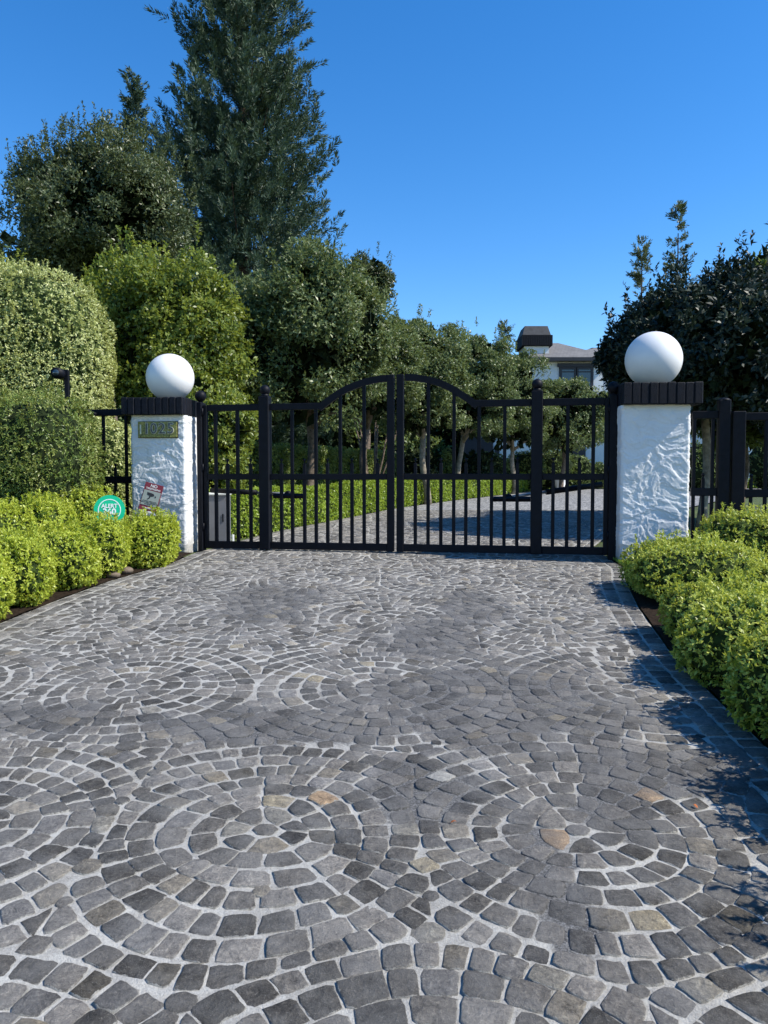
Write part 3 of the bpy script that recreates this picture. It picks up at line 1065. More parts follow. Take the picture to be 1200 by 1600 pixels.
def pillar(corner, cfrac, w, d, zcb, zct, over_l, over_r, label, seed, nb):
    ex = Vector((math.cos(PYAW), math.sin(PYAW), 0)); ey = Vector((-math.sin(PYAW), math.cos(PYAW), 0))
    c = Vector((corner[0], corner[1], 0)) + ex * (cfrac * w) + ey * (d / 2)
    zb = ground(c.y) - .03
    root = empty('gate_pillar', (c.x, c.y, zb), label, 'pillar', 'white gate pillars', PYAW)
    z1 = zcb - zb
    stucco_shaft(w, d, -.03, z1, seed).build('shaft', M['stucco'], root)
    x0, x1 = -w / 2 - over_l, w / 2 + over_r
    y0, y1 = -d / 2 - .10, d / 2 + .10
    H = zct - zcb
    MB().box(x0 + .012, x1 - .012, y0 + .012, y1 - .012, z1 + .001, z1 + H - .012).build('cap_core', M['joint'], root)
    # soldier course of bricks round the cap
    bw = (x1 - x0) / nb
    dp = .10
    for i in range(nb):
        for (ya, yb) in ((y0, y0 + dp), (y1 - dp, y1)):
            j = random.uniform(-.004, .004); zj = random.uniform(-.005, .005)
            MB().box(x0 + i * bw + .0035, x0 + (i + 1) * bw - .0035, ya + (j if ya == y0 else 0), yb + (j if ya != y0 else 0), z1 - .002 + zj * .5, z1 + H + zj, .008).build('brick', M['brickpaint'], root)
    ns = round((y1 - y0 - 2 * dp) / bw)
    bs = (y1 - y0 - 2 * dp) / ns
    for i in range(ns):
        for (xa, xb) in ((x0, x0 + dp), (x1 - dp, x1)):
            j = random.uniform(-.004, .004)
            MB().box(xa + (j if xa == x0 else 0), xb + (j if xa != x0 else 0), y0 + dp + i * bs + .0035, y0 + dp + (i + 1) * bs - .0035, z1 - .002, z1 + H + random.uniform(-.005, .005), .008).build('brick', M['brickpaint'], root)
    MB().box(x0 + dp, x1 - dp, y0 + dp, y1 - dp, z1 + H - .03, z1 + H - .006).build('cap_top', M['joint'], root)
    return root, c, ex, ey, zct

zcbL, zctL = W(250, 648, 9.5).z, W(250, 620.5, 9.45).z
zcbR, zctR = W(1025, 632, 8.55).z, W(1025, 597.5, 8.5).z
pL = pillar((-2.454, 9.5), -.5, .69, .69, zcbL, zctL, .085, .01, 'white stucco pillar carrying the number plaque, left of the gate', 1.3, 9)
pR = pillar((2.652, 8.6), .5, .74, .70, zcbR, zctR, .01, .105, 'white stucco pillar with bare front, right of the gate', 4.7, 9)

def globe(pl, px, py, r, label):
    c = pl[1]
    k = W(px, py, c.y)
    o = MB().sphere((0, 0, 0), r, 64, 40).build('white_globe', M['globe'])
    o.location = (k.x, c.y, pl[4] + r * .985 - .004)
    tag(o, label, 'globe', 'white globes on the gate pillars')
    mb = MB(); mb.tube([(0, 0, -r * 1.0), (0, 0, -r * .93)], [r * .35, r * .33], 24).build('foot_ring', M['joint'], o)
globe(pL, 266, 590, .30, 'smooth white globe on the pillar with the number plaque')
globe(pR, 1021, 571, .318, 'smooth white globe on the plain right-hand pillar')

# ---- the double gate (local x along the gate line, y to the back, z up from world 0)
def tx(px): return T(px)
GT = .05
def bar(parent, px, z0, z1, w=.040, name='bar', dy=0.0, finial=False):
    x = tx(px)
    mb = MB().box(x - w / 2, x + w / 2, dy - w / 2, dy + w / 2, z0, z1, .004)
    o = mb.build(name, M['black'], parent)
    if finial:
        f = MB().tube([(x, dy, z1 - .002), (x, dy, z1 + .012), (x, dy, z1 + .026)], [.012, .007, .010], 10)
        f.sphere((x, dy, z1 + .042), .019, 12, 8)
        f.build('finial', M['black'], o)
    return o
def ball_post(name, px, w, z0, z1, rb, parent, bury=.5):
    x = tx(px)
    o = MB().box(x - w / 2, x + w / 2, -w / 2, w / 2, z0, z1, .008).build(name, M['black'], parent)
    mb = MB().tube([(x, 0, z1 - .002), (x, 0, z1 + .02), (x, 0, z1 + .04)], [w * .42, w * .36, rb * .55], 16)
    mb.sphere((x, 0, z1 + .03 + rb * .75), rb, 20, 12)
    mb.build('ball_finial', M['black'], o)
    return o

ZTR0, ZTR1 = 1.5 + .828, 1.5 + .908       # top rail
ZM0, ZM1 = 1.5 - .036, 1.5 + .038         # middle rail
ZB0, ZB1 = 1.5 - .905, 1.5 - .815         # bottom rail
PICK = 1.5 + .165

def make_leaf(name, label, pxh, pxs, pxm, uppers, lowers, sgn):
    """pxh hinge side, pxs wide stile, pxm meeting stile (centres)"""
    root = empty(name, (G0.x, G0.y, 0), label, 'gate', 'leaves of the double driveway gate', YAW)
    xh, xs, xm = tx(pxh), tx(pxs), tx(pxm)
    a, b = min(xh, xs), max(xh, xs)
    ws, wm = .132, .086
    # wide stile with ball top
    ball_post('stile', pxs, ws, ZB0 - .002, 1.5 + 1.0, .064, root)
    ztop = W(612, 585.5, 9.33).z
    MB().box(xm - wm / 2, xm + wm / 2, -.035, .035, ZB0 - .004, ztop, .006).build('meeting_stile', M['black'], root)
    hin = .048
    MB().box(xh - hin / 2, xh + hin / 2, -.03, .03, ZB0 - .002, ZTR1 - .005, .005).build('hinge_stile', M['black'], root)
    def rail(nm, z0, z1, xa, xb, th=.05):
        x0_, x1_ = min(xa, xb), max(xa, xb)
        MB().box(x0_, x1_, -th / 2, th / 2, z0, z1, .005).build(nm, M['black'], root)
    s = 1 if xs > xh else -1
    arch_px = 500 if sgn < 0 else 742
    xa = tx(arch_px)
    # rails between stiles
    rail('top_rail', ZTR0, ZTR1, xh + s * hin / 2, xs - s * ws / 2)
    rail('top_rail', ZTR0, ZTR1, xs + s * ws / 2, xa + s * .05)
    rail('middle_rail', ZM0, ZM1, xh + s * hin / 2, xs - s * ws / 2)
    rail('middle_rail', ZM0, ZM1, xs + s * ws / 2, xm - s * wm / 2)
    rail('bottom_rail', ZB0, ZB1, xh + s * hin / 2, xs - s * ws / 2)
    rail('bottom_rail', ZB0, ZB1, xs + s * ws / 2, xm - s * wm / 2)
    # arched top: swept rectangular section
    if sgn < 0:
        crv = [(499, 638.0), (507, 631.6), (516, 624.6), (527, 616.5), (541, 608.5), (555, 602.5), (569, 597.5), (583, 594), (597, 591.8), (606, 591.2)]
    else:
        crv = [(745, 634.5), (737, 628.0), (728, 621.6), (716, 614), (703, 606), (690, 600), (677, 595.5), (663, 592.5), (648, 590.3), (633, 589.6)]
    pts = [(tx(px), gateH(px, py)) for px, py in crv]
    # densify
    P_ = []
    for i in range(len(pts) - 1):
        for q in range(3):
            f = q / 3
            P_.append((pts[i][0] + (pts[i + 1][0] - pts[i][0]) * f, pts[i][1] + (pts[i + 1][1] - pts[i][1]) * f))
    P_.append(pts[-1])
    vs, fs = [], []
    hh = .040
    for i, (x, z) in enumerate(P_):
        x0_, z0_ = P_[max(0, i - 1)]; x1_, z1_ = P_[min(len(P_) - 1, i + 1)]
        L_ = math.hypot(x1_ - x0_, z1_ - z0_); nx_, nz_ = -(z1_ - z0_) / L_, (x1_ - x0_) / L_
        if nz_ < 0: nx_, nz_ = -nx_, -nz_
        for (yy_, sg) in ((-.026, -1), (-.026, 1), (.026, 1), (.026, -1)):
            vs.append((x + nx_ * hh * sg, yy_, z + nz_ * hh * sg))
    for i in range(len(P_) - 1):
        for q in range(4):
            r_ = (q + 1) % 4
            fs.append((i * 4 + q, i * 4 + r_, (i + 1) * 4 + r_, (i + 1) * 4 + q))
    fs += [(0, 1, 2, 3), tuple(len(vs) - 4 + q for q in (3, 2, 1, 0))]
    MB().add(vs, fs).build('arched_rail', M['black'], root)
    def arch_z(x):
        xsn = [p[0] for p in P_]; zs = [p[1] for p in P_]
        if xsn[0] > xsn[-1]: xsn, zs = xsn[::-1], zs[::-1]
        if x < xsn[0] or x > xsn[-1]: return None
        return float(np.interp(x, xsn, zs))
    for px in uppers:
        z = arch_z(tx(px))
        top = (z - .03) if z is not None else ZTR0 + .004
        if z is not None and z < ZTR1: top = ZTR0 + .004
        bar(root, px, ZM1 - .004, top)
        bar(root, px, ZB1 - .004, ZM0 + .004)
    for px in lowers:
        bar(root, px, ZB1 - .004, ZM0 + .004, name='picket')
        bar(root, px, ZM1 - .004, PICK, name='picket', finial=True)
    return root

gl = make_leaf('gate_leaf', 'left leaf of the black arched driveway gate, nearer the number plaque', 322.5, 415, 610.5,
               [338, 372, 457, 494, 532, 569], [356, 392, 440, 476, 512, 550, 590], -1)
gr = make_leaf('gate_leaf', 'right leaf of the black arched driveway gate, nearer the plain pillar', 946.5, 838, 625.5,
               [669, 709, 748, 788, 886, 926], [649, 689, 728, 768, 808, 864, 905], 1)
# hinge posts
for px, lab in ((315, 'black square gate post with ball top against the left pillar'), (956.5, 'black square gate post with ball top against the right pillar')):
    x, y = gateX(px)
    root = empty('gate_post', (x, y, ground(y)), lab, 'post', 'hinge posts of the driveway gate', YAW)
    g = ground(y)
    w_ = .068 if px < 600 else .085
    MB().box(-w_ / 2, w_ / 2, -.06, .06, -.03, 2.44 - g, .008).build('post', M['black'], root)
    mb = MB().tube([(0, 0, 2.438 - g), (0, 0, 2.47 - g)], [w_ * .4, w_ * .34], 16)
    mb.sphere((0, 0, 2.52 - g), .072, 20, 12)
    mb.build('ball_finial', M['black'], root)
    for hz in (.25, 1.0, 1.7):
        sx = 1 if px < 600 else -1
        MB().tube([(sx * (w_ / 2 + .006), -.045, hz), (sx * (w_ / 2 + .006), -.045, hz + .09)], .014, 8).build('hinge', M['black'], root)

# gate openers: bracket bar across the pickets and a ram running back to the pillar
def opener(pxa, pxb, py, px_end, py_end, end_back, label, sgn):
    xa, ya = gateX(pxa); xb, yb = gateX(pxb)
    root = empty('gate_opener', ((xa + xb) / 2, (ya + yb) / 2 + .06, W(pxa, py, ya).z), label, 'gate opener', 'swing gate openers')
    z = W((pxa + pxb) / 2, py, (ya + yb) / 2).z
    off = EY * .055
    a = Vector((xa, ya, z)) + off; b = Vector((xb, yb, z)) + off
    MB().tube([a, b], .032, 4, smooth=False).build('bracket', M['black'], root, True)
    e = Vector(W(px_end, py_end, gateX(px_end)[1] + end_back))
    s = a.lerp(b, .42) + EY * .06 + Vector((0, 0, .02))
    m_ = s.lerp(e, .4)
    MB().tube([s, m_], .018, 10).build('ram_rod', M['stake'], root, True)
    MB().tube([m_, e], .034, 12).build('ram_body', M['black'], root, True)
    MB().sphere(s, .045, 12, 8).build('pivot', M['black'], root, True)
opener(425, 474, 775, 330, 766, .30, 'black swing opener ram behind the left gate leaf', -1)
opener(769, 829, 780, 940, 757, .55, 'black swing opener ram behind the right gate leaf', 1)

# ---- side fences
def fence_panel(name, label, pxa, pxb, ytop, ymid, bars, picks, zbot, yaw_line=None, cat='fence', post=None, stiles=()):
    root = empty(name, (gateX(pxa)[0], gateX(pxa)[1], 0), label, cat, None, YAW)
    ox = tx(pxa)
    zt = gateH((pxa + pxb) / 2, ytop); zm = gateH((pxa + pxb) / 2, ymid)
    xa, xb = 0, tx(pxb) - ox
    MB().box(xa, xb, -.03, .03, zt - .045, zt + .04, .005).build('top_rail', M['black'], root)
    MB().box(xa, xb, -.03, .03, zm - .05, zm + .04, .005).build('middle_rail', M['black'], root)
    MB().box(xa, xb, -.03, .03, zbot, zbot + .08, .005).build('bottom_rail', M['black'], root)
    def b(px, z0, z1, w=.036, nm='bar'):
        x = tx(px) - ox
        return MB().box(x - w / 2, x + w / 2, -w / 2, w / 2, z0, z1, .004).build(nm, M['black'], root), x
    for px in bars:
        b(px, zm + .036, zt - .041); b(px, zbot + .076, zm - .046)
    for px in picks:
        b(px, zbot + .076, zm - .046, .034, 'picket')
        o, x = b(px, zm + .036, zm + .15, .034, 'picket')
        mb = MB().tube([(x, 0, zm + .148), (x, 0, zm + .17)], [.012, .008], 8); mb.sphere((x, 0, zm + .188), .02, 10, 8)
        mb.build('finial', M['black'], o)
    for px, w, zt_ in stiles:
        x = tx(px) - ox
        MB().box(x - w / 2, x + w / 2, -w / 2, w / 2, zbot - .03, zt_, .008).build('stile', M['black'], root)
    return root
gzl = .58
fence_panel('side_fence', 'black metal fence panel between the plaque pillar and the dark clipped shrub', 60, 209, 645, 749, [86, 125, 163.5, 198.5], [68, 106, 145, 181], gzl + .05)
# right: short filler panel, round-topped post, pedestrian gate
fence_panel('side_fence', 'short black fence panel between the plain pillar and the round-topped post', 1079, 1121, 648, 768, [1083, 1112], [1098], .58)
x, y = gateX(1128.5)
root = empty('fence_post', (x, y, ground(y)), 'black post with domed cap beside the pedestrian gate', 'post', None, YAW)
zt = gateH(1128, 625) - ground(y)
MB().box(-.062, .062, -.062, .062, -.03, zt, .008).build('post', M['black'], root)
mb = MB(); mb.sphere((0, 0, zt - .004), .066, 16, 10, .45); mb.build('cap', M['black'], root)
fence_panel('pedestrian_gate', 'black pedestrian gate of bars at the right edge behind the bushes', 1141, 1290, 650, 770, [1195, 1230, 1262], [1173, 1212, 1246], .58, cat='gate', stiles=((1151, .135, gateH(1151, 643)), (1280, .135, gateH(1270, 643))))

# ---- number plaque on the left pillar
def text_mesh(s, size, ext, mat, parent, loc, rot=(PI / 2, 0, 0), name='lettering', sx=1.0, bevel=0.0):
    cu = bpy.data.curves.new('t', 'FONT')
    cu.body = s; cu.size = size; cu.extrude = ext; cu.align_x = 'CENTER'; cu.align_y = 'CENTER'; cu.offset = bevel
    cu.resolution_u = 3
    t = bpy.data.objects.new('t', cu)
    COL.objects.link(t)
    bpy.context.view_layer.update()
    me = bpy.data.meshes.new_from_object(t.evaluated_get(bpy.context.evaluated_depsgraph_get()))
    bpy.data.objects.remove(t)
    me.materials.clear()
    o = link(name, me, mat, parent)
    o.location = loc; o.rotation_euler = rot; o.scale = (sx, 1, 1)
    return o
pex, pey = pL[2], pL[3]
def on_pillar(pl, px, py, out, w=.69, d=.69):
    """point on the front plane of a pillar"""
    c = pl[1] - pl[3] * (d / 2 + out)
    c0, s0 = math.cos(PITCH), math.sin(PITCH)
    u = 800 - py
    dr = Vector(((px - 600), u * s0 + 1200 * c0, u * c0 - 1200 * s0))
    o_ = Vector((0, 0, EYE)); n_ = pl[3]
    k = (c - o_).dot(n_) / dr.dot(n_)
    return o_ + dr * k
q = on_pillar(pL, 247, 671, .012)
root = empty('number_plaque', q, 'olive gold number plaque reading 1025 on the left pillar', 'plaque', None, PYAW)
MB().box(-.255, .255, -.010, .012, -.105, .10, .004).build('backplate', M['joint'], root)
for i in range(5):
    MB().box(-.250 + i * .1, -.250 + i * .1 + .0985, -.022, -.008, -.10, .096, .004).build('tile', M['plaque'], root)
for s, xx in (('1', -.135), ('0', -.045), ('2', .06), ('5', .17)):
    text_mesh(s, .185, .004, M['digit_edge'], root, (xx, -.026, .004), name='numeral_edge', bevel=.006)
    text_mesh(s, .185, .004, M['digit'], root, (xx, -.031, .004), name='numeral')
MB().box(-.225, -.205, -.03, -.02, -.06, .06, .004).build('border_ornament', M['digit_edge'], root)

# ---- tilted camera warning sign beside the left pillar
q = W(236, 777, 9.1)
root = empty('warning_sign', q, 'tilted red and grey no trespassing sign with a camera symbol by the left pillar', 'sign')
root.rotation_euler = (R(-8), R(15), R(6))
MB().box(-.108, .108, 0, .006, -.165, .165, .004).build('panel', M['sign_red'], root)
MB().box(-.098, .098, -.004, .001, -.105, .075).build('field', M['sign_grey'], root)
text_mesh('NO', .05, .001, M['sign_white'], root, (0, -.003, .132))
text_mesh('TRESPASSING', .030, .001, M['sign_white'], root, (0, -.003, .096), sx=.95)
cm = MB()
cm.add([(-.055, -.007, .052), (.02, -.007, .045), (.035, -.007, .022), (.005, -.007, .006), (-.05, -.007, .022)], [(0, 4, 3, 2, 1)])
cm.add([(-.022, -.007, .012), (-.006, -.007, .008), (-.010, -.007, -.018), (-.034, -.007, -.036), (-.040, -.007, -.028), (-.022, -.007, -.012)], [(0, 5, 4, 3, 2, 1)])
cm.add([(.04, -.007, .018), (.052, -.007, .024), (.058, -.007, .006), (.046, -.007, .0)], [(0, 3, 2, 1)])
cm.build('camera_symbol', M['ink'], root)
for k, wl_ in enumerate((.12, .15, .10)):
    text_mesh('24 HOUR VIDEO SURVEILLANCE'[:(18 if k != 1 else 26)] if k != 2 else 'IN PROGRESS', .017, .0008, M['ink'], root, (0, -.0065, -.052 - k * .018), name='small_print')
text_mesh('WARNING', .026, .001, M['sign_white'], root, (0, -.003, -.136))
MB().tube([(0, .012, -.16), (0, .012, -.62)], .009, 8).build('stake', M['stake'], root)

# ---- round green alarm company sign on its stake
q = W(171, 797, 8.36)
root = empty('alarm_sign', q, 'round green alarm sign reading ALERT 360 among the lime bushes', 'sign')
root.rotation_euler = (R(-6), 0, R(8))
rr_ = .165
def disc(r, y, th, n=40, hole=0):
    mb = MB()
    vs = []; fs = []
    for yy_ in (y, y + th):
        for ri in ([r, hole] if hole else [r]):
            for k in range(n):
                t = 2 * PI * k / n
                vs.append((ri * math.cos(t), yy_, ri * math.sin(t)))
    if hole:
        for k in range(n):
            j = (k + 1) % n
            fs.append((k, j, n + j, n + k)); fs.append((2 * n + j, 2 * n + k, 3 * n + k, 3 * n + j))
            fs.append((k, 2 * n + k, 2 * n + j, j)); fs.append((n + j, 3 * n + j, 3 * n + k, n + k))
    else:
        fs.append(tuple(range(n))); fs.append(tuple(range(2 * n - 1, n - 1, -1)))
        for k in range(n):
            j = (k + 1) % n
            fs.append((k, n + k, n + j, j))
    return mb.add(vs, fs)
disc(rr_, 0, .006).build('panel', M['sign_green'], root)
disc(.121, -.002, .003, hole=.112).build('ring', M['sign_white'], root)
text_mesh('ALERT', .062, .001, M['sign_white'], root, (0, -.003, .043), bevel=.0015, sx=.95)
text_mesh('360', .10, .001, M['sign_white'], root, (0, -.003, -.022), bevel=.003, sx=.95)
MB().tube([(0, .014, .0), (0, .014, -.75)], .012, 8).build('stake', M['stake'], root)

# ---- black pole with a round camera in front of the variegated hedge
b = W(106, 660, 9.95)
root = empty('camera_pole', (b.x, b.y, ground(b.y)), 'black bent pole with a round camera before the variegated hedge', 'camera pole')
top = W(106, 578, 9.95); el = W(106, 630, 9.95)
MB().box(b.x - .028, b.x + .028, b.y - .028, b.y + .028, ground(b.y), top.z, .006).build('pole', M['black'], root, True)
hd = W(93, 584, 9.9)
MB().tube([(hd.x, b.y + .1, hd.z), (hd.x, b.y - .16, hd.z)], .068, 20).build('camera_housing', M['black'], root, True)
MB().tube([(hd.x, b.y - .161, hd.z), (hd.x, b.y - .166, hd.z)], .04, 16).build('lens', M['glass'], root, True)
MB().tube([(hd.x, b.y, top.z - .015), (b.x, b.y, top.z - .015)], .02, 8).build('bracket', M['black'], root, True)
e = W(150, 648, 9.95)
MB().tube([el, e], .026, 8).build('brace', M['black'], root, True)

# ---- grey control cabinet behind the left leaf
q = W(341, 850, 10.35)
root = empty('control_cabinet', (q.x, 10.35, ground(10.35)), 'grey utility cabinet behind the left end of the gate', 'cabinet')
h_ = W(341, 770, 10.35).z - ground(10.35)
MB().box(-.135, .14, -.12, .16, -.02, h_ - .03, .008).build('body', M['cabinet'], root)
MB().box(-.15, .155, -.14, .18, h_ - .03, h_, .008).build('lid', M['sign_white'], root)  # white lid and dull body put sunlit top and shaded front into colour
MB().box(.085, .10, -.128, -.118, h_ * .45, h_ * .6).build('latch', M['black'], root)
q = W(364, 848, 10.3)
o = MB().box(-.014, .014, -.02, .02, -.02, .14, .003).build('marker_peg', M['sign_white'])
o.location = (q.x, 10.3, ground(10.3))
tag(o, 'small white peg at the foot of the grey cabinet', 'peg')

# ================================================================ BUSHES ALONG THE BEDS
def bush(x, y, rx, ry, hgt, label, mat, n, L, Wd, seed, group, pw=2.5, amp=.09, zb=.1, shoots=60):
    g = ground(y) + zb
    root = empty('mounded_bush', (x, y, g), label, 'bush', group)
    mound(root, (x, y, g + hgt * .46), (rx, ry, hgt * .56), mat, n, L, Wd, pw=pw, amp=amp, seed=seed, core=M['corelight'], shoots=shoots)
    MB().tube([(x, y, g - .05), (x + .02, y, g + hgt * .3)], [.022, .014], 7).build('stem', M['bark'], root, True)

GLB = 'lime green mounded bushes in the left bed'
LP = M['leaf_pitto']
lb = [  # x, y, rx, ry, h, label
    (-2.60, 8.50, .30, .34, .47, 'lime bush touching the foot of the left pillar'),
    (-2.98, 7.92, .34, .36, .52, 'lime bush directly below the green alarm sign'),
    (-3.14, 7.28, .38, .38, .50, 'lime bush along the kerb, third from the left pillar'),
    (-3.24, 6.60, .38, .40, .52, 'lime bush along the kerb, fourth from the left pillar'),
    (-3.30, 5.90, .38, .40, .52, 'lime bush at the left edge with paving corner before it'),
    (-3.36, 5.15, .38, .42, .52, 'lime bush just outside the left edge, nearest the viewer'),
]
for i, (x, y, rx, ry, hg, lab) in enumerate(lb):
    bush(x, y, rx, ry, hg, lab, LP, 2300, .036, .017, 20 + i, GLB, zb=.02)
lb2 = [
    (-3.40, 8.85, .44, .34, .66, 'lime bush behind the green alarm sign, against the black fence'),
    (-3.66, 8.15, .38, .38, .60, 'lime bush of the back row left of the green alarm sign'),
    (-3.90, 7.50, .40, .40, .62, 'lime bush of the back row under the dark clipped shrub'),
    (-4.0, 6.80, .42, .42, .62, 'lime bush of the back row halfway to the left edge'),
    (-4.1, 6.05, .42, .42, .62, 'lime bush of the back row at the left edge of the view'),
]
for i, (x, y, rx, ry, hg, lab) in enumerate(lb2):
    bush(x, y, rx, ry, hg, lab, LP, 2100, .036, .017, 40 + i, GLB, zb=.12)

GRB = 'green mounded bushes in the right bed'
RP = M['leaf_pitto_r']
rb = [
    (2.78, 6.88, .57, .66, .45, 'rounded bush at the foot of the right pillar', 4600),
    (3.86, 7.95, .55, .42, .60, 'bush before the pedestrian gate, behind the pillar bush', 2600),
    (3.22, 5.95, .42, .38, .38, 'small bush at the right edge between two larger bushes', 2400),
    (2.46, 5.36, .50, .38, .36, 'low bush starting the clipped row, nearest the pillar bush', 3200),
    (2.36, 4.60, .55, .45, .44, 'bush of the clipped row just after its low first bush, along the right kerb', 4000),
    (2.30, 3.74, .55, .45, .47, 'second bush of the clipped row, at the right edge', 4600),
    (2.26, 2.90, .56, .45, .52, 'third bush of the clipped row, just outside the right edge', 3400),
    (2.16, 2.06, .58, .45, .60, 'nearest bush of the clipped row, beside the viewer', 2000),
    (2.18, 1.25, .54, .43, .58, 'last bush of the clipped row, level with the viewer', 1300),
]
for i, (x, y, rx, ry, hg, lab, n) in enumerate(rb):
    bush(x, y, rx, ry, hg, lab, RP, n, .034 if y > 4 else .032, .015, 60 + i, GRB, zb=.02, pw=3.0, amp=.08, shoots=45)
# fallen leaf litter / stones in the beds
for (px, py, yy_) in ((198, 893, 7.95), (178, 903, 7.75), (1128, 932, 6.6), (1140, 938, 6.5)):
    q = W(px, py, yy_)
    mb = MB(); mb.sphere((0, 0, 0), .07, 10, 6, .6)
    o = mb.build('bed_stone', M['bark'])
    o.location = (q.x, yy_, ground(yy_) + .04)
    for v in o.data.vertices:
        v.co *= 1 + .35 * noise.noise(v.co * 9 + Vector((px, 0, 0)))
    tag(o, {198: 'brown stone under the lime bushes nearer the left pillar', 178: 'brown stone in the left bed further from the pillar',
            1128: 'brown stone between the right-hand bushes, left one', 1140: 'brown stone between the right-hand bushes, right one'}[px], 'stone', 'brown stones in the beds')

# a few fallen leaves on the paving
M['dryleaf'] = simple('dry_orange_leaf', (.42, .13, .04), .7, .2, nscale=60, namp=.3)
for i, (px, py, lab) in enumerate(((703, 1291, 'orange dry leaf in the joint left of the right-hand stone ring'), (1090, 1268, 'orange dry leaf near the bush shadow'), (668, 893, 'small dry leaf on the paving near the gate'))):
    gx_, gy_ = GP(px, py)
    mb = MB(); L_ = .026
    mb.add([(0, 0, 0), (L_ * .3, L_ * .25, .006), (L_ * .7, L_ * .2, .009), (L_, 0, .004), (L_ * .7, -L_ * .2, .010), (L_ * .3, -L_ * .24, .005)], [(0, 5, 1), (1, 5, 4, 2), (2, 4, 3)])
    o = mb.build('fallen_leaf', M['dryleaf'])
    o.location = (gx_, gy_, ground(gy_) + .013); o.rotation_euler = (0, 0, i * 1.9)
    tag(o, lab, 'leaf', 'dry leaves on the paving')

# lawn wedge at the right pillar
n = 2600
Yg = rng.uniform(7.35, 8.75, n)
x0g = np.array([xr(y) for y in Yg]) + .01
Xg = x0g + rng.random(n) ** 1.3 * .38
Zg = np.array([ground(y) for y in Yg]) + .015
P = np.stack([Xg, Yg, Zg], 1)
V, t = leaves(P, unit(np.array([0, 0, 1.0]) + rdir(n) * .45), rdir(n), .055, .006)
tag(link('grass', quads_mesh(V, t), M['leaf_grass']), kind='stuff')

# ---- dark clipped shrub (left, in front of the fence)
cp = W(20, 700, 9.0)
root = empty('clipped_shrub', (cp.x, 9.0, ground(9.0)), 'dense dark green shrub behind the lime bushes at the left edge', 'shrub')
mound(root, (cp.x - .25, 9.0, ground(9) + .92), (1.25, .55, .95), M['leaf_juniper'], 14000, .042, .011, pw=4.0, amp=.07, freq=1.2, k=5, seed=3, core=M['core'], shoots=160, corescale=.88)
MB().tube([(cp.x, 9, ground(9)), (cp.x, 9, ground(9) + 1)], .05, 8).build('stem', M['bark'], root, True)

# ---- tall variegated hedge
c1 = W(40, 560, 11.6)
root = empty('variegated_hedge', (c1.x, 11.6, ground(11)), 'tall pale variegated clipped hedge with sloping rounded top at the left', 'hedge')
for (cx_, cy_, cz_, rx_, ry_, rz_, nn_, sd) in ((W(-12, 0, 11.6).x, 11.9, 2.66, 1.50, 1.0, 2.10, 22000, 5), (W(-150, 0, 11.6).x, 11.6, 2.85, 1.6, 1.1, 2.35, 12000, 6), (W(128, 0, 11.6).x, 11.9, 1.30, .72, .9, 1.05, 8000, 9)):
    mound(root, (cx_, cy_, cz_), (rx_, ry_, rz_), M['leaf_vari'], nn_, .044, .020, pw=2.9, amp=.05, freq=.6, k=4, seed=sd, core=M['corelight'], corescale=.92, depth=.08, shoots=260 if sd != 9 else 0)

# ================================================================ TREES
def lolli(label, px, py, y, rpx, rpy, px_tr, nclump, rc, nl, L, Wd, mat, bark, seed, group=None, shoots=30, name='clipped_tree', r0=.10, core=.68, hollow=.55, pw=2.4, gz=None):
    c = W(px, py, y)
    s = y / 1200
    bx = W(px_tr, 745, y).x
    g = ground(y)
    root = empty(name, (bx, y, g), label, 'tree', group)
    cc = crown(root, c, (rpx * s, rpx * s * .95, rpy * s), mat, nclump, rc, nl, L, Wd, seed=seed, hollow=hollow, shoots=shoots, corescale=core, pw=pw)
    bot = c.z - rpy * s * .75
    lim = [tuple(cc[i]) for i in np.argsort(cc[:, 2])[::max(1, len(cc) // 6)][:6]]
    trunk(root, (bx, y, g - .05), (bx * .6 + c.x * .4, y, max(bot, g + .8)), r0, r0 * .7, bark, lim)
    return root
GD = 'clipped evergreen trees lining the far drive'
OL = M['leaf_olive']
lolli('largest clipped evergreen tree, filling the view over the left gate leaf', 478, 545, 15.5, 132, 138, 487, 190, .38, 90000, .085, .034, OL, M['bark'], 101, GD, shoots=60, r0=.13)
lolli('clipped evergreen tree with upright shoots directly above the gate arch', 652, 596, 20.5, 80, 112, 668, 120, .34, 60000, .085, .034, OL, M['palebark'], 102, GD, shoots=34, core=.6)
lolli('clipped evergreen tree with a pale sunlit trunk right of the gate centre', 735, 605, 24.5, 72, 98, 716, 110, .36, 54000, .085, .036, OL, M['palebark'], 103, GD, shoots=30, core=.62)
lolli('clipped evergreen tree left of the house chimney, short pale trunk', 800, 636, 27.5, 63, 82, 803, 90, .38, 42000, .09, .038, OL, M['palebark'], 104, GD, shoots=20, core=.62)
lolli('broad flat-topped clipped evergreen tree under the house window', 884, 652, 29.5, 68, 57, 878, 90, .36, 36000, .09, .038, OL, M['bark'], 105, GD, shoots=0, core=.7, pw=3.6, hollow=.7)
lolli('clipped evergreen tree between the first and second along the hedge', 588, 580, 18.0, 68, 104, 566, 110, .34, 52000, .085, .034, OL, M['bark'], 106, GD, shoots=12, core=.6)

# yellow-green broadleaf
c = W(262, 540, 13.6)
root = empty('broadleaf_tree', (c.x, 13.6, ground(13.6)), 'bright yellow-green broadleaf tree between the left globe and the variegated hedge', 'tree')
cc = crown(root, c, (1.38, 1.1, 1.72), M['leaf_yellow'], 170, .34, 70000, .085, .042, seed=31, hollow=.42, shoots=46, corescale=.55, pw=2.8)
trunk(root, (c.x, 13.6, ground(13.6)), (c.x, 13.6, c.z - .8), .09, .07, M['bark'], [tuple(cc[i]) for i in range(0, 150, 30)])
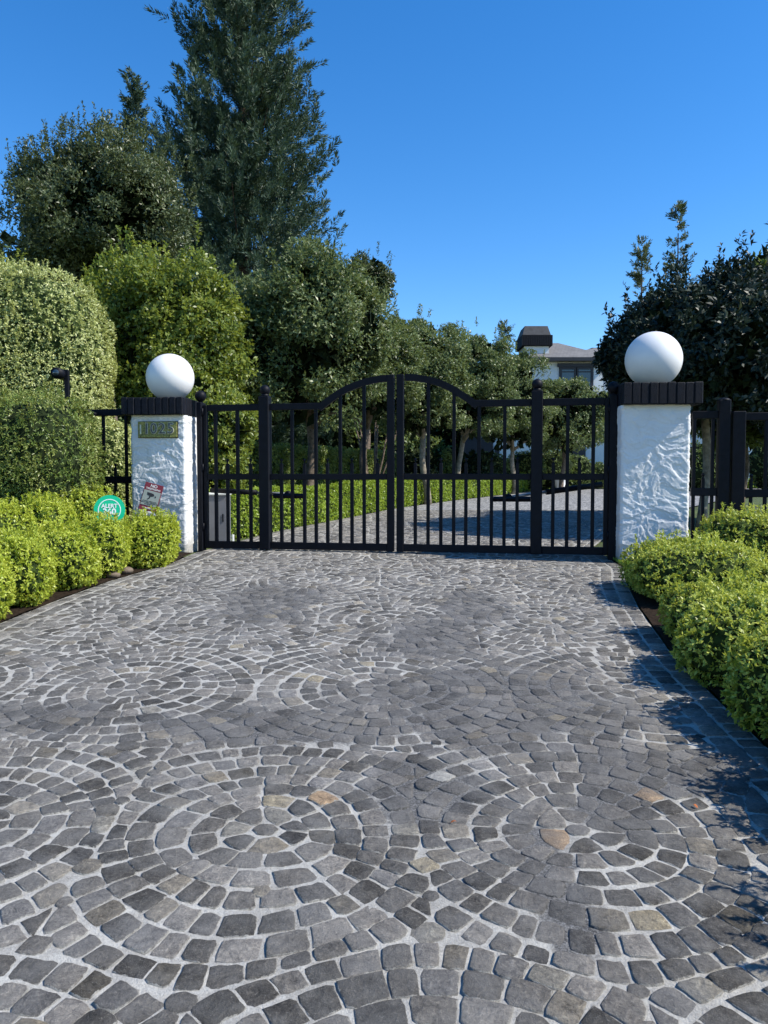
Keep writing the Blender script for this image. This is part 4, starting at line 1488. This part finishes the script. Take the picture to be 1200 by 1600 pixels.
# darker shrub low behind the left globe (fills down to the fence)
c = W(310, 610, 12.4)
root = empty('broadleaf_shrub', (c.x, 12.4, ground(12.4)), 'mid green leafy shrub just right of the left globe', 'shrub')
cc = crown(root, (c.x, 12.4, 2.05), (.85, .6, 1.25), M['leaf_yellow'], 110, .26, 34000, .075, .034, seed=32, hollow=.45, corescale=.62, pw=2.8)
trunk(root, (c.x, 12.4, ground(12.4)), (c.x, 12.4, 1.6), .05, .04, M['bark'])

# oak
c = W(172, 345, 26)
root = empty('oak_tree', (c.x, 26, ground(26)), 'large dark round-crowned oak left of the tall conifer', 'tree')
cc = crown(root, c, (3.4, 3.1, 2.75), M['leaf_oak'], 230, .62, 90000, .13, .05, seed=41, hollow=.3, shoots=120, corescale=.5, pw=2.1, zmin=-1)
cc2 = crown(root, W(95, 305, 26), (1.7, 1.5, 1.9), M['leaf_oak'], 70, .5, 22000, .13, .05, seed=43, hollow=.3, shoots=50, core=False, name='crown')
trunk(root, (c.x, 26, ground(26)), (c.x, 26, c.z - 1.5), .35, .2, M['bark'], [tuple(cc[i]) for i in range(0, 200, 25)], bend=.2)

# conifers
def conifer(label, px, y, H, Rmax, nb, sprays, seed, L=.34, Wd=.07, group=None, prof=2.0, lean=0.0, tip=.45, zlow=2.0, mat=None, rt=.5, tufts=2.4, tsz=.42):
    x = W(px, 400, y).x
    g = ground(y)
    root = empty('conifer', (x, y, g), label, 'tree', group)
    r_ = np.random.default_rng(seed)
    Vs, Ts = [], []
    for i in range(nb):
        f = r_.random() ** .9
        h0 = zlow + (H - zlow) * f
        Rb = Rmax * (1 - (h0 / H) ** prof) * r_.uniform(.62, 1.12) + .15
        az = r_.uniform(0, 2 * PI)
        d = np.array([math.cos(az), math.sin(az), 0])
        n_ = 7
        fr = np.linspace(0, 1, n_)
        # branch: slightly drooping then swept up
        zz = h0 + Rb * (-.12 * np.sin(fr * PI) + tip * fr ** 1.8)
        P = np.array([[x, y, 0]]) + d * (fr * Rb)[:, None]
        P[:, 2] = zz
        if i < 70:
            MB().tube([tuple(p) for p in P], [max(.012, .06 * (1 - q) * Rb / Rmax + .012) for q in fr], 4, cap=False).build('branch', M['redbark'], root, True)
        nt_ = max(2, int(Rb * tufts))
        sc_ = (r_.random(nt_) ** .65) * .88 + .14
        ctr = np.stack([np.interp(sc_, fr, P[:, j]) for j in range(3)], 1) + r_.normal(size=(nt_, 3)) * np.array([.09 * Rb, .09 * Rb, .05 * Rb])
        size = r_.uniform(.6, 1.25, nt_) * tsz
        m_ = sprays
        # each tuft is a feather: needles set round a rising axis
        ax = unit(d * .75 + np.array([0, 0, .8]) + r_.normal(size=(nt_, 3)) * .38)
        up_ = np.repeat(ax, m_, 0)
        fpos = r_.random(nt_ * m_)
        plen = np.repeat(size * 2.3, m_)
        cc_ = np.repeat(ctr, m_, 0)
        tone = np.repeat(r_.uniform(0, .55, nt_), m_)
        side = unit(np.cross(up_, r_.normal(size=up_.shape)))
        spread = .20 * np.repeat(size, m_) * (1.15 - fpos)
        base = cc_ + up_ * ((fpos - .35) * plen)[:, None] + side * (spread * r_.random(len(fpos)))[:, None]
        A = unit(up_ * .75 + side * (.9 - .5 * fpos)[:, None])
        V, t = leaves(base, A, unit(r_.normal(size=up_.shape)), L, Wd, np.clip(tone + r_.uniform(0, .45, len(fpos)), 0, 1))
        Vs.append(V); Ts.append(t)
    link('crown', quads_mesh(np.concatenate(Vs), np.concatenate(Ts)), mat or M['leaf_conifer'], root, True)
    MB().tube([(x, y, g - .1), (x + .05, y, g + H * .4), (x, y, H * .90)], [rt, rt * .62, .03], 10).build('trunk', M['redbark'], root, True)
    return root
conifer('very tall dark conifer whose top leaves the picture', 380, 40, 35, 5.7, 600, 74, 51, L=.27, Wd=.05, tip=.45, zlow=3.0, prof=1.6, tufts=2.6, tsz=.46)
conifer('small pointed conifer tip showing over the oak crown', 213, 44, 24.0, 3.6, 150, 50, 52, L=.24, Wd=.06, prof=1.0, zlow=8, tufts=2.2, tsz=.36)
conifer('slender sunlit conifer rising above the dark right-hand tree', 1059, 48, 18.3, 2.9, 90, 34, 53, L=.2, Wd=.05, prof=1.1, zlow=5, mat=M['leaf_oak'], tip=.3, rt=.12, tufts=2.0, tsz=.26)
conifer('shorter conifer top left of the slender one, above the right pillar', 1003, 46, 15.8, 1.9, 80, 34, 54, L=.2, Wd=.05, prof=1.1, zlow=6, mat=M['leaf_oak'], rt=.12, tufts=2.4, tsz=.28)
conifer('thin faint treetop just left of the house chimney', 790, 50, 11.4, 1.3, 50, 30, 55, L=.2, Wd=.05, prof=1.0, zlow=5, mat=M['leaf_oak'], tip=.6, rt=.12, tufts=2.2, tsz=.26)

# dark lobed evergreen right of the conifer
c = W(573, 452, 34)
root = empty('evergreen_tree', (c.x, 34, ground(34)), 'dark rounded evergreen right of the tall conifer foot', 'tree')
crown(root, c, (1.15, 1.2, 1.65), M['leaf_oak'], 60, .42, 20000, .14, .05, seed=61, hollow=.3, shoots=14, corescale=.7)
crown(root, W(535, 485, 34), (1.6, 1.3, 1.7), M['leaf_oak'], 60, .42, 18000, .14, .05, seed=62, hollow=.3, corescale=.7)
trunk(root, (c.x, 34, ground(34)), (c.x, 34, 7), .2, .12, M['bark'])

# magnolia-like dark tree on the right
c = W(1105, 552, 13.2)
root = empty('dark_broadleaf_tree', (W(1097, 700, 12.6).x, 12.8, ground(12.8)), 'dense nearly black broadleaf tree behind the right globe', 'tree')
DK = M['leaf_dark']
cc = crown(root, c, (1.50, 2.4, 1.25), DK, 170, .33, 42000, .11, .045, seed=71, hollow=.35, shoots=44, corescale=.62, zmin=-1, pw=2.3, shoot_len=5)
crown(root, W(1042, 560, 13.0), (.92, 2.2, 1.15), DK, 90, .30, 22000, .11, .045, seed=72, hollow=.35, shoots=22, corescale=.6, zmin=-1)
crown(root, W(1190, 550, 13.4), (.9, 1.9, 1.25), DK, 60, .30, 15000, .11, .045, seed=73, hollow=.35, shoots=22, corescale=.55, zmin=-1)
crown(root, (5.25, 11.3, 3.25), (1.25, .9, 1.15), DK, 70, .3, 15000, .11, .045, seed=77, hollow=.3, corescale=.7, zmin=-1)  # lobe added so the crown's shadow reaches the drive near the gate
crown(root, W(1260, 520, 13.4), (1.3, 1.4, 1.6), DK, 60, .32, 12000, .11, .045, seed=74, hollow=.35, shoots=22, corescale=.6, zmin=-1)
b_ = W(1097, 760, 12.8)
trunk(root, (b_.x, 12.8, ground(12.8)), (b_.x + .1, 13.0, c.z - .4), .075, .06, M['palebark'], [tuple(cc[i]) for i in range(0, 120, 20)])
c = W(1165, 645, 15.5)
root = empty('broadleaf_shrub', (c.x, 15.5, ground(15.5)), 'sun-flecked mid green tree seen over the pedestrian gate', 'shrub')
crown(root, c, (1.35, .9, .9), M['leaf_mid'], 70, .28, 20000, .085, .04, seed=75, hollow=.4, corescale=.6)
trunk(root, (c.x, 15.5, ground(15.5)), (c.x, 15.5, 2.2), .06, .05, M['bark'])
# off-frame neighbour on the right whose shade falls on the far drive
c = Vector((7.6, 14.8, 4.0))
root = empty('broadleaf_tree', (c.x, c.y, ground(c.y)), 'leafy tree outside the right edge shading the far drive', 'tree')
crown(root, c, (1.6, 2.6, 1.9), M['leaf_mid'], 80, .45, 14000, .14, .06, seed=76, hollow=.4, corescale=.75)
trunk(root, (c.x, c.y, ground(c.y)), (c.x, c.y, 3), .12, .1, M['bark'])

# multi-stemmed shrub behind the tall hedge
c = W(585, 668, 22)
root = empty('multistem_tree', (c.x, 22, ground(22)), 'bare-stemmed bushy tree behind the far end of the tall hedge', 'tree')
crown(root, W(592, 640, 23), (1.3, .9, .75), M['leaf_mid'], 60, .3, 14000, .08, .035, seed=81, hollow=.4, core=False)
for k in range(7):
    a = random.uniform(0, 6.28); r_ = random.uniform(.4, 1.0)
    MB().tube([(c.x + random.uniform(-.15, .15), 22, ground(22)), (c.x + r_ * .5 * math.cos(a), 22 + .3 * math.sin(a), 2.0), (c.x + r_ * math.cos(a), 22.4, 3.3)], [.05, .035, .015], 6).build('stem', M['bark'], root, True)

for px, y, rx_, lab in ((742, 27.5, 1.25, 'dark bushy shrub filling the gap beyond the pale sunlit trunk'), (655, 26.5, 1.1, 'dark bushy shrub seen just right of the meeting stiles')):
    c = W(px, 715, y)
    root = empty('broadleaf_shrub', (c.x, y + .8, ground(y)), lab, 'shrub')
    crown(root, (c.x, y + .8, ground(y) + .75), (rx_, .7, .85), M['leaf_oak'], 50, .25, 9000, .09, .04, seed=500 + px, hollow=.4, corescale=.8)
    MB().tube([(c.x, y + .8, ground(y) - .05), (c.x, y + .8, ground(y) + .5)], .05, 6).build('stem', M['bark'], root, True)

# ---- hedges beyond the gate
root = empty('low_hedge', (-1.9, 11.5, ground(11.5)), 'low bright green box hedge curving along the left of the far drive', 'hedge')
hedge_run(root, [(-2.75, 10.9), (-2.05, 12.2), (-1.15, 15.0), (.0, 18.8), (1.65, 22.7), (3.95, 27.3), (7.4, 34.6)], .5, .66, M['leaf_box'], 26000, .05, .022, seed=201)
root = empty('tall_hedge', (-3.2, 15, ground(15)), 'taller clipped hedge in tree shade behind the low box hedge', 'hedge')
hedge_run(root, [(-4.3, 13.0), (-2.9, 16.0), (-1.6, 21.0), (.05, 26.5)], .9, 1.45, M['leaf_hedge'], 20000, .07, .03, seed=202)
lawn = strip_sheet('lawn', [(y, xl(y) - 14, xl(y) - .5, .02) for y in (12, 15, 19, 23, 27, 33)], M['ground'])
# low light hedge/lawn line before the house
root = empty('low_hedge', (8, 33.5, ground(33.5)), 'thin low hedge before the house wall, right part of the gate view', 'hedge')
hedge_run(root, [(6.2, 35.2), (12, 34.4), (20, 33.0)], .5, .35, M['leaf_box'], 5000, .08, .035, seed=203)

# round shrubs by the house
for i, (px, py, y, r_, lab) in enumerate([
        (764, 722, 30.0, .75, 'round clipped shrub left of the first pale far trunk'),
        (820, 718, 31.0, .8, 'round clipped shrub right of the second pale far trunk'),
        (862, 716, 32.0, .85, 'round clipped shrub beside the far white pot'),
        (900, 718, 32.5, .70, 'round clipped shrub below the flat-topped tree'),
        (1100, 712, 31.0, 1.0, 'round clipped shrub between the plain pillar and the round-topped post'),
        (1215, 712, 31.0, 1.1, 'round clipped shrub right of the white porch columns'),
        (935, 716, 33.0, .55, 'round clipped shrub seen just left of the right gate post')]):
    c = W(px, py, y)
    root = empty('round_shrub', (c.x, y, ground(y)), lab, 'shrub', 'round shrubs before the house')
    mound(root, (c.x, y, ground(y) + r_ * .95), (r_, r_, r_), M['leaf_mid'], 900, .08, .04, amp=.08, seed=300 + i, k=5, core=M['core'])
    MB().tube([(c.x, y, ground(y) - .05), (c.x, y, ground(y) + .3)], .05, 6).build('stem', M['bark'], root, True)
c = W(700, 715, 24.5)
root = empty('topiary_column', (c.x, 24.5, ground(24.5)), 'slim tiered topiary column seen through the right leaf', 'topiary')
for k in range(4):
    mound(root, (c.x, 24.5, ground(24.5) + .28 + k * .36), (.17, .17, .19), M['leaf_mid'], 350, .05, .025, amp=.05, seed=320 + k, core=M['core'], name='tier')
MB().tube([(c.x, 24.5, ground(24.5) - .05), (c.x, 24.5, ground(24.5) + 1.4)], .03, 6).build('stem', M['bark'], root, True)
c = W(875, 738, 31)
root = empty('garden_pot', (c.x, 31, ground(31) + .0), 'small white garden pot among the far shrubs', 'pot')
MB().tube([(0, 0, 0), (0, 0, .05), (0, 0, .4), (0, 0, .62), (0, 0, .66)], [.16, .15, .26, .30, .33], 16).build('body', M['white'], root)

# distant background trees closing the view
for i, (px, py, y, rx, rz, lab) in enumerate([
        (420, 600, 44, 5.6, 4.2, 'far tree mass behind the largest clipped tree'),
        (560, 620, 48, 5.2, 3.6, 'far bushy tree behind the gate arch, left side'),
        (690, 650, 50, 4.6, 3.4, 'far bushy tree behind the gate arch, right side'),
        (780, 660, 54, 3.6, 3.2, 'far bushy tree left of the house'),
        (645, 712, 42, 2.6, .9, 'low dark bush far off in line with the meeting stiles'),
        (1010, 610, 52, 3.5, 4.5, 'far tree behind the house, left of the right globe'),
        (1130, 600, 50, 4.5, 4.5, 'far tree behind the house roof at the right'),
        (1240, 590, 48, 4.5, 5.0, 'far tree at the right edge behind the house'),
        (40, 520, 30, 4.0, 4.5, 'far tree behind the variegated hedge'),
        (250, 560, 32, 4.0, 4.0, 'far tree behind the yellow-green tree')]):
    c = W(px, py, y)
    root = empty('background_tree', (c.x, y, ground(y)), lab, 'tree', 'distant trees closing the view')
    crown(root, (c.x, y, ground(y) + (c.z + rz - ground(y)) * .47), (rx, rx * .7, (c.z + rz - ground(y)) * .53), M['leaf_oak'] if i % 2 else M['leaf_mid'], 120, .8, 14000, .24, .10, seed=400 + i, hollow=.5, corescale=.82)
    trunk(root, (c.x, y, ground(y)), (c.x, y, max(c.z - rz * .5, 2)), .2, .15, M['bark'])

# pale sprig at far left top of the variegated hedge
c = W(2, 385, 14)
root = empty('broadleaf_tree', (c.x, 14, ground(14)), 'small pale-leaved tree tip at the left edge above the hedge', 'tree')
crown(root, (c.x - .2, 14, c.z - .5), (.45, .4, .85), M['leaf_yellow'], 26, .2, 2600, .07, .028, seed=91, hollow=.2, shoots=14, core=False)
trunk(root, (c.x - .2, 14, ground(14)), (c.x - .2, 14, c.z - .5), .04, .02, M['bark'])

# ================================================================ HOUSE
HY = 37.0
hg = ground(HY)
def HX(px, y=HY): return W(px, 600, y).x
def HZ(py, y=HY): return W(880, py, y).z
house = empty('white_house', (HX(890), HY, hg), 'white two-storey house with hip roof and big chimney beyond the drive', 'house')
def hpart(name, mb, mat, parent=house): return mb.build(name, mat, parent, True)
wx0, wx1 = HX(832), HX(942)
ez = HZ(560)
hpart('wall', MB().box(wx0, wx1 + .0, HY, HY + 7, 3.9, ez + .05), M['housewall'])
hpart('lower_wall', MB().box(HX(765), HX(1300), HY + .3, HY + 9, hg - .2, 4.2), M['housewall'])
# lower hip roof over the ground floor
def hip(x0, x1, y0, y1, z0, z1, ov, ridge_in, name='roof'):
    x0 -= ov; x1 += ov; y0 -= ov; y1 += ov
    cy_ = (y0 + y1) / 2
    a, b = x0 + ridge_in, x1 - ridge_in
    vs = [(x0, y0, z0), (x1, y0, z0), (x1, y1, z0), (x0, y1, z0), (a, cy_, z1), (b, cy_, z1)]
    th = .16
    vs += [(x, y, z - th) for x, y, z in vs[:4]]
    fs = [(0, 1, 5, 4), (2, 3, 4, 5), (1, 2, 5), (3, 0, 4), (6, 9, 8, 7), (0, 6, 7, 1), (1, 7, 8, 2), (2, 8, 9, 3), (3, 9, 6, 0)]
    o = hpart(name, MB().add(vs, fs), M['roof'])
    g_ = MB().box(x0 - .03, x1 + .03, y0 - .05, y0 - .003, z0 - th - .02, z0 - .02)
    g_.box(x0 - .05, x0 - .003, y0, y1, z0 - th - .02, z0 - .02)
    g_.build('fascia', M['frame'], o, True)
    return o
hip(wx0, wx1, HY, HY + 6, ez, HZ(536, HY + 3), .42, 1.9)
hip(HX(905), HX(1100), HY + 5, HY + 12, HZ(560, HY + 5), HZ(541, HY + 8), .4, 3.5)
hpart('rear_wall', MB().box(HX(905), HX(1100), HY + 5.3, HY + 12, 4, HZ(560, HY + 5) + .1), M['housewall'])
hip(HX(765), HX(1300), HY + .3, HY + 9, 4.2, 5.4, .5, 4)
# windows
for px0, px1 in ((875, 899), (901, 925)):
    x0, x1 = HX(px0), HX(px1); z0, z1 = HZ(606), HZ(574)
    fr = MB()
    fr.box(x0 - .05, x1 + .05, HY - .08, HY - .004, z1 - .10, z1 + .06); fr.box(x0 - .05, x1 + .05, HY - .08, HY - .004, z0 - .06, z0 + .04)
    fr.box(x0 - .05, x0 + .07, HY - .079, HY - .004, z0 + .04, z1 - .10); fr.box(x1 - .07, x1 + .05, HY - .079, HY - .004, z0 + .04, z1 - .10)
    fr.box(x0 + .07, x1 - .07, HY - .06, HY - .004, z1 - .24, z1 - .19)
    f_ = hpart('window', fr, M['frame'])
    hpart('pane', MB().box(x0 + .07, x1 - .07, HY - .03, HY - .006, z0 + .04, z1 - .10), M['glass'], f_)
hpart('window_head', MB().box(HX(873) - .1, HX(927) + .1, HY - .14, HY - .082, HZ(572) - .05, HZ(570) + .06), M['frame'])
# ground-floor dark openings
for px0, px1, z0, z1 in ((722, 772, hg, 3.4), (775, 782, hg + .4, 3.0), (888, 918, hg, 3.3), (1120, 1150, hg, 3.3)):
    hpart('opening', MB().box(HX(px0), HX(px1), HY + .2, HY + .29, z0, z1), M['frame'])
# porch columns
for px in (1176, 1150):
    x = HX(px, 34)
    col_ = MB().tube([(x, 35, ground(35)), (x, 35, ground(35) + .5), (x, 35, ground(35) + .55), (x, 35, 3.9)], [.32, .30, .22, .20], 14)
    hpart('column', col_, M['white'])
# chimney
cy0 = HY + .4
x0, x1 = HX(822, cy0), HX(857, cy0)
z0c, z1c = HZ(541, cy0), HZ(524, cy0)
ch = hpart('chimney', MB().box(x0 - .1, x1, cy0, cy0 + 1.6, 3.5, z0c), M['housewall'])
nbk = 14
cw = (x1 + .16) - (x0 - .26)
hpart('chimney_band', MB().box(x0 - .24, x1 + .14, cy0 - .14, cy0 + 1.74, z0c, z1c), M['joint'], ch)
for k in range(nbk):
    xx = x0 - .26 + cw * k / nbk
    hpart('brick', MB().box(xx + .012, xx + cw / nbk - .012, cy0 - .17, cy0 - .142, z0c + .02, z1c - .02), M['brickpaint'], ch)
zt_ = HZ(508, cy0)
mb = MB()
a0, a1, b0, b1 = x0 - .2, x1 + .08, cy0 - .08, cy0 + 1.68
vs = [(a0, b0, z1c), (a1, b0, z1c), (a1, b1, z1c), (a0, b1, z1c), (a0 + .16, b0 + .3, zt_), (a1 - .1, b0 + .3, zt_), (a1 - .1, b1 - .3, zt_), (a0 + .16, b1 - .3, zt_)]
mb.add(vs, [(0, 1, 5, 4), (1, 2, 6, 5), (2, 3, 7, 6), (3, 0, 4, 7), (4, 5, 6, 7)])
hpart('chimney_hood', mb, M['slate'], ch)

ntri = sum(len(o.data.loops) - 2 * len(o.data.polygons) for o in scene.objects if o.type == 'MESH')
print('triangles', ntri, 'objects', len(scene.objects))
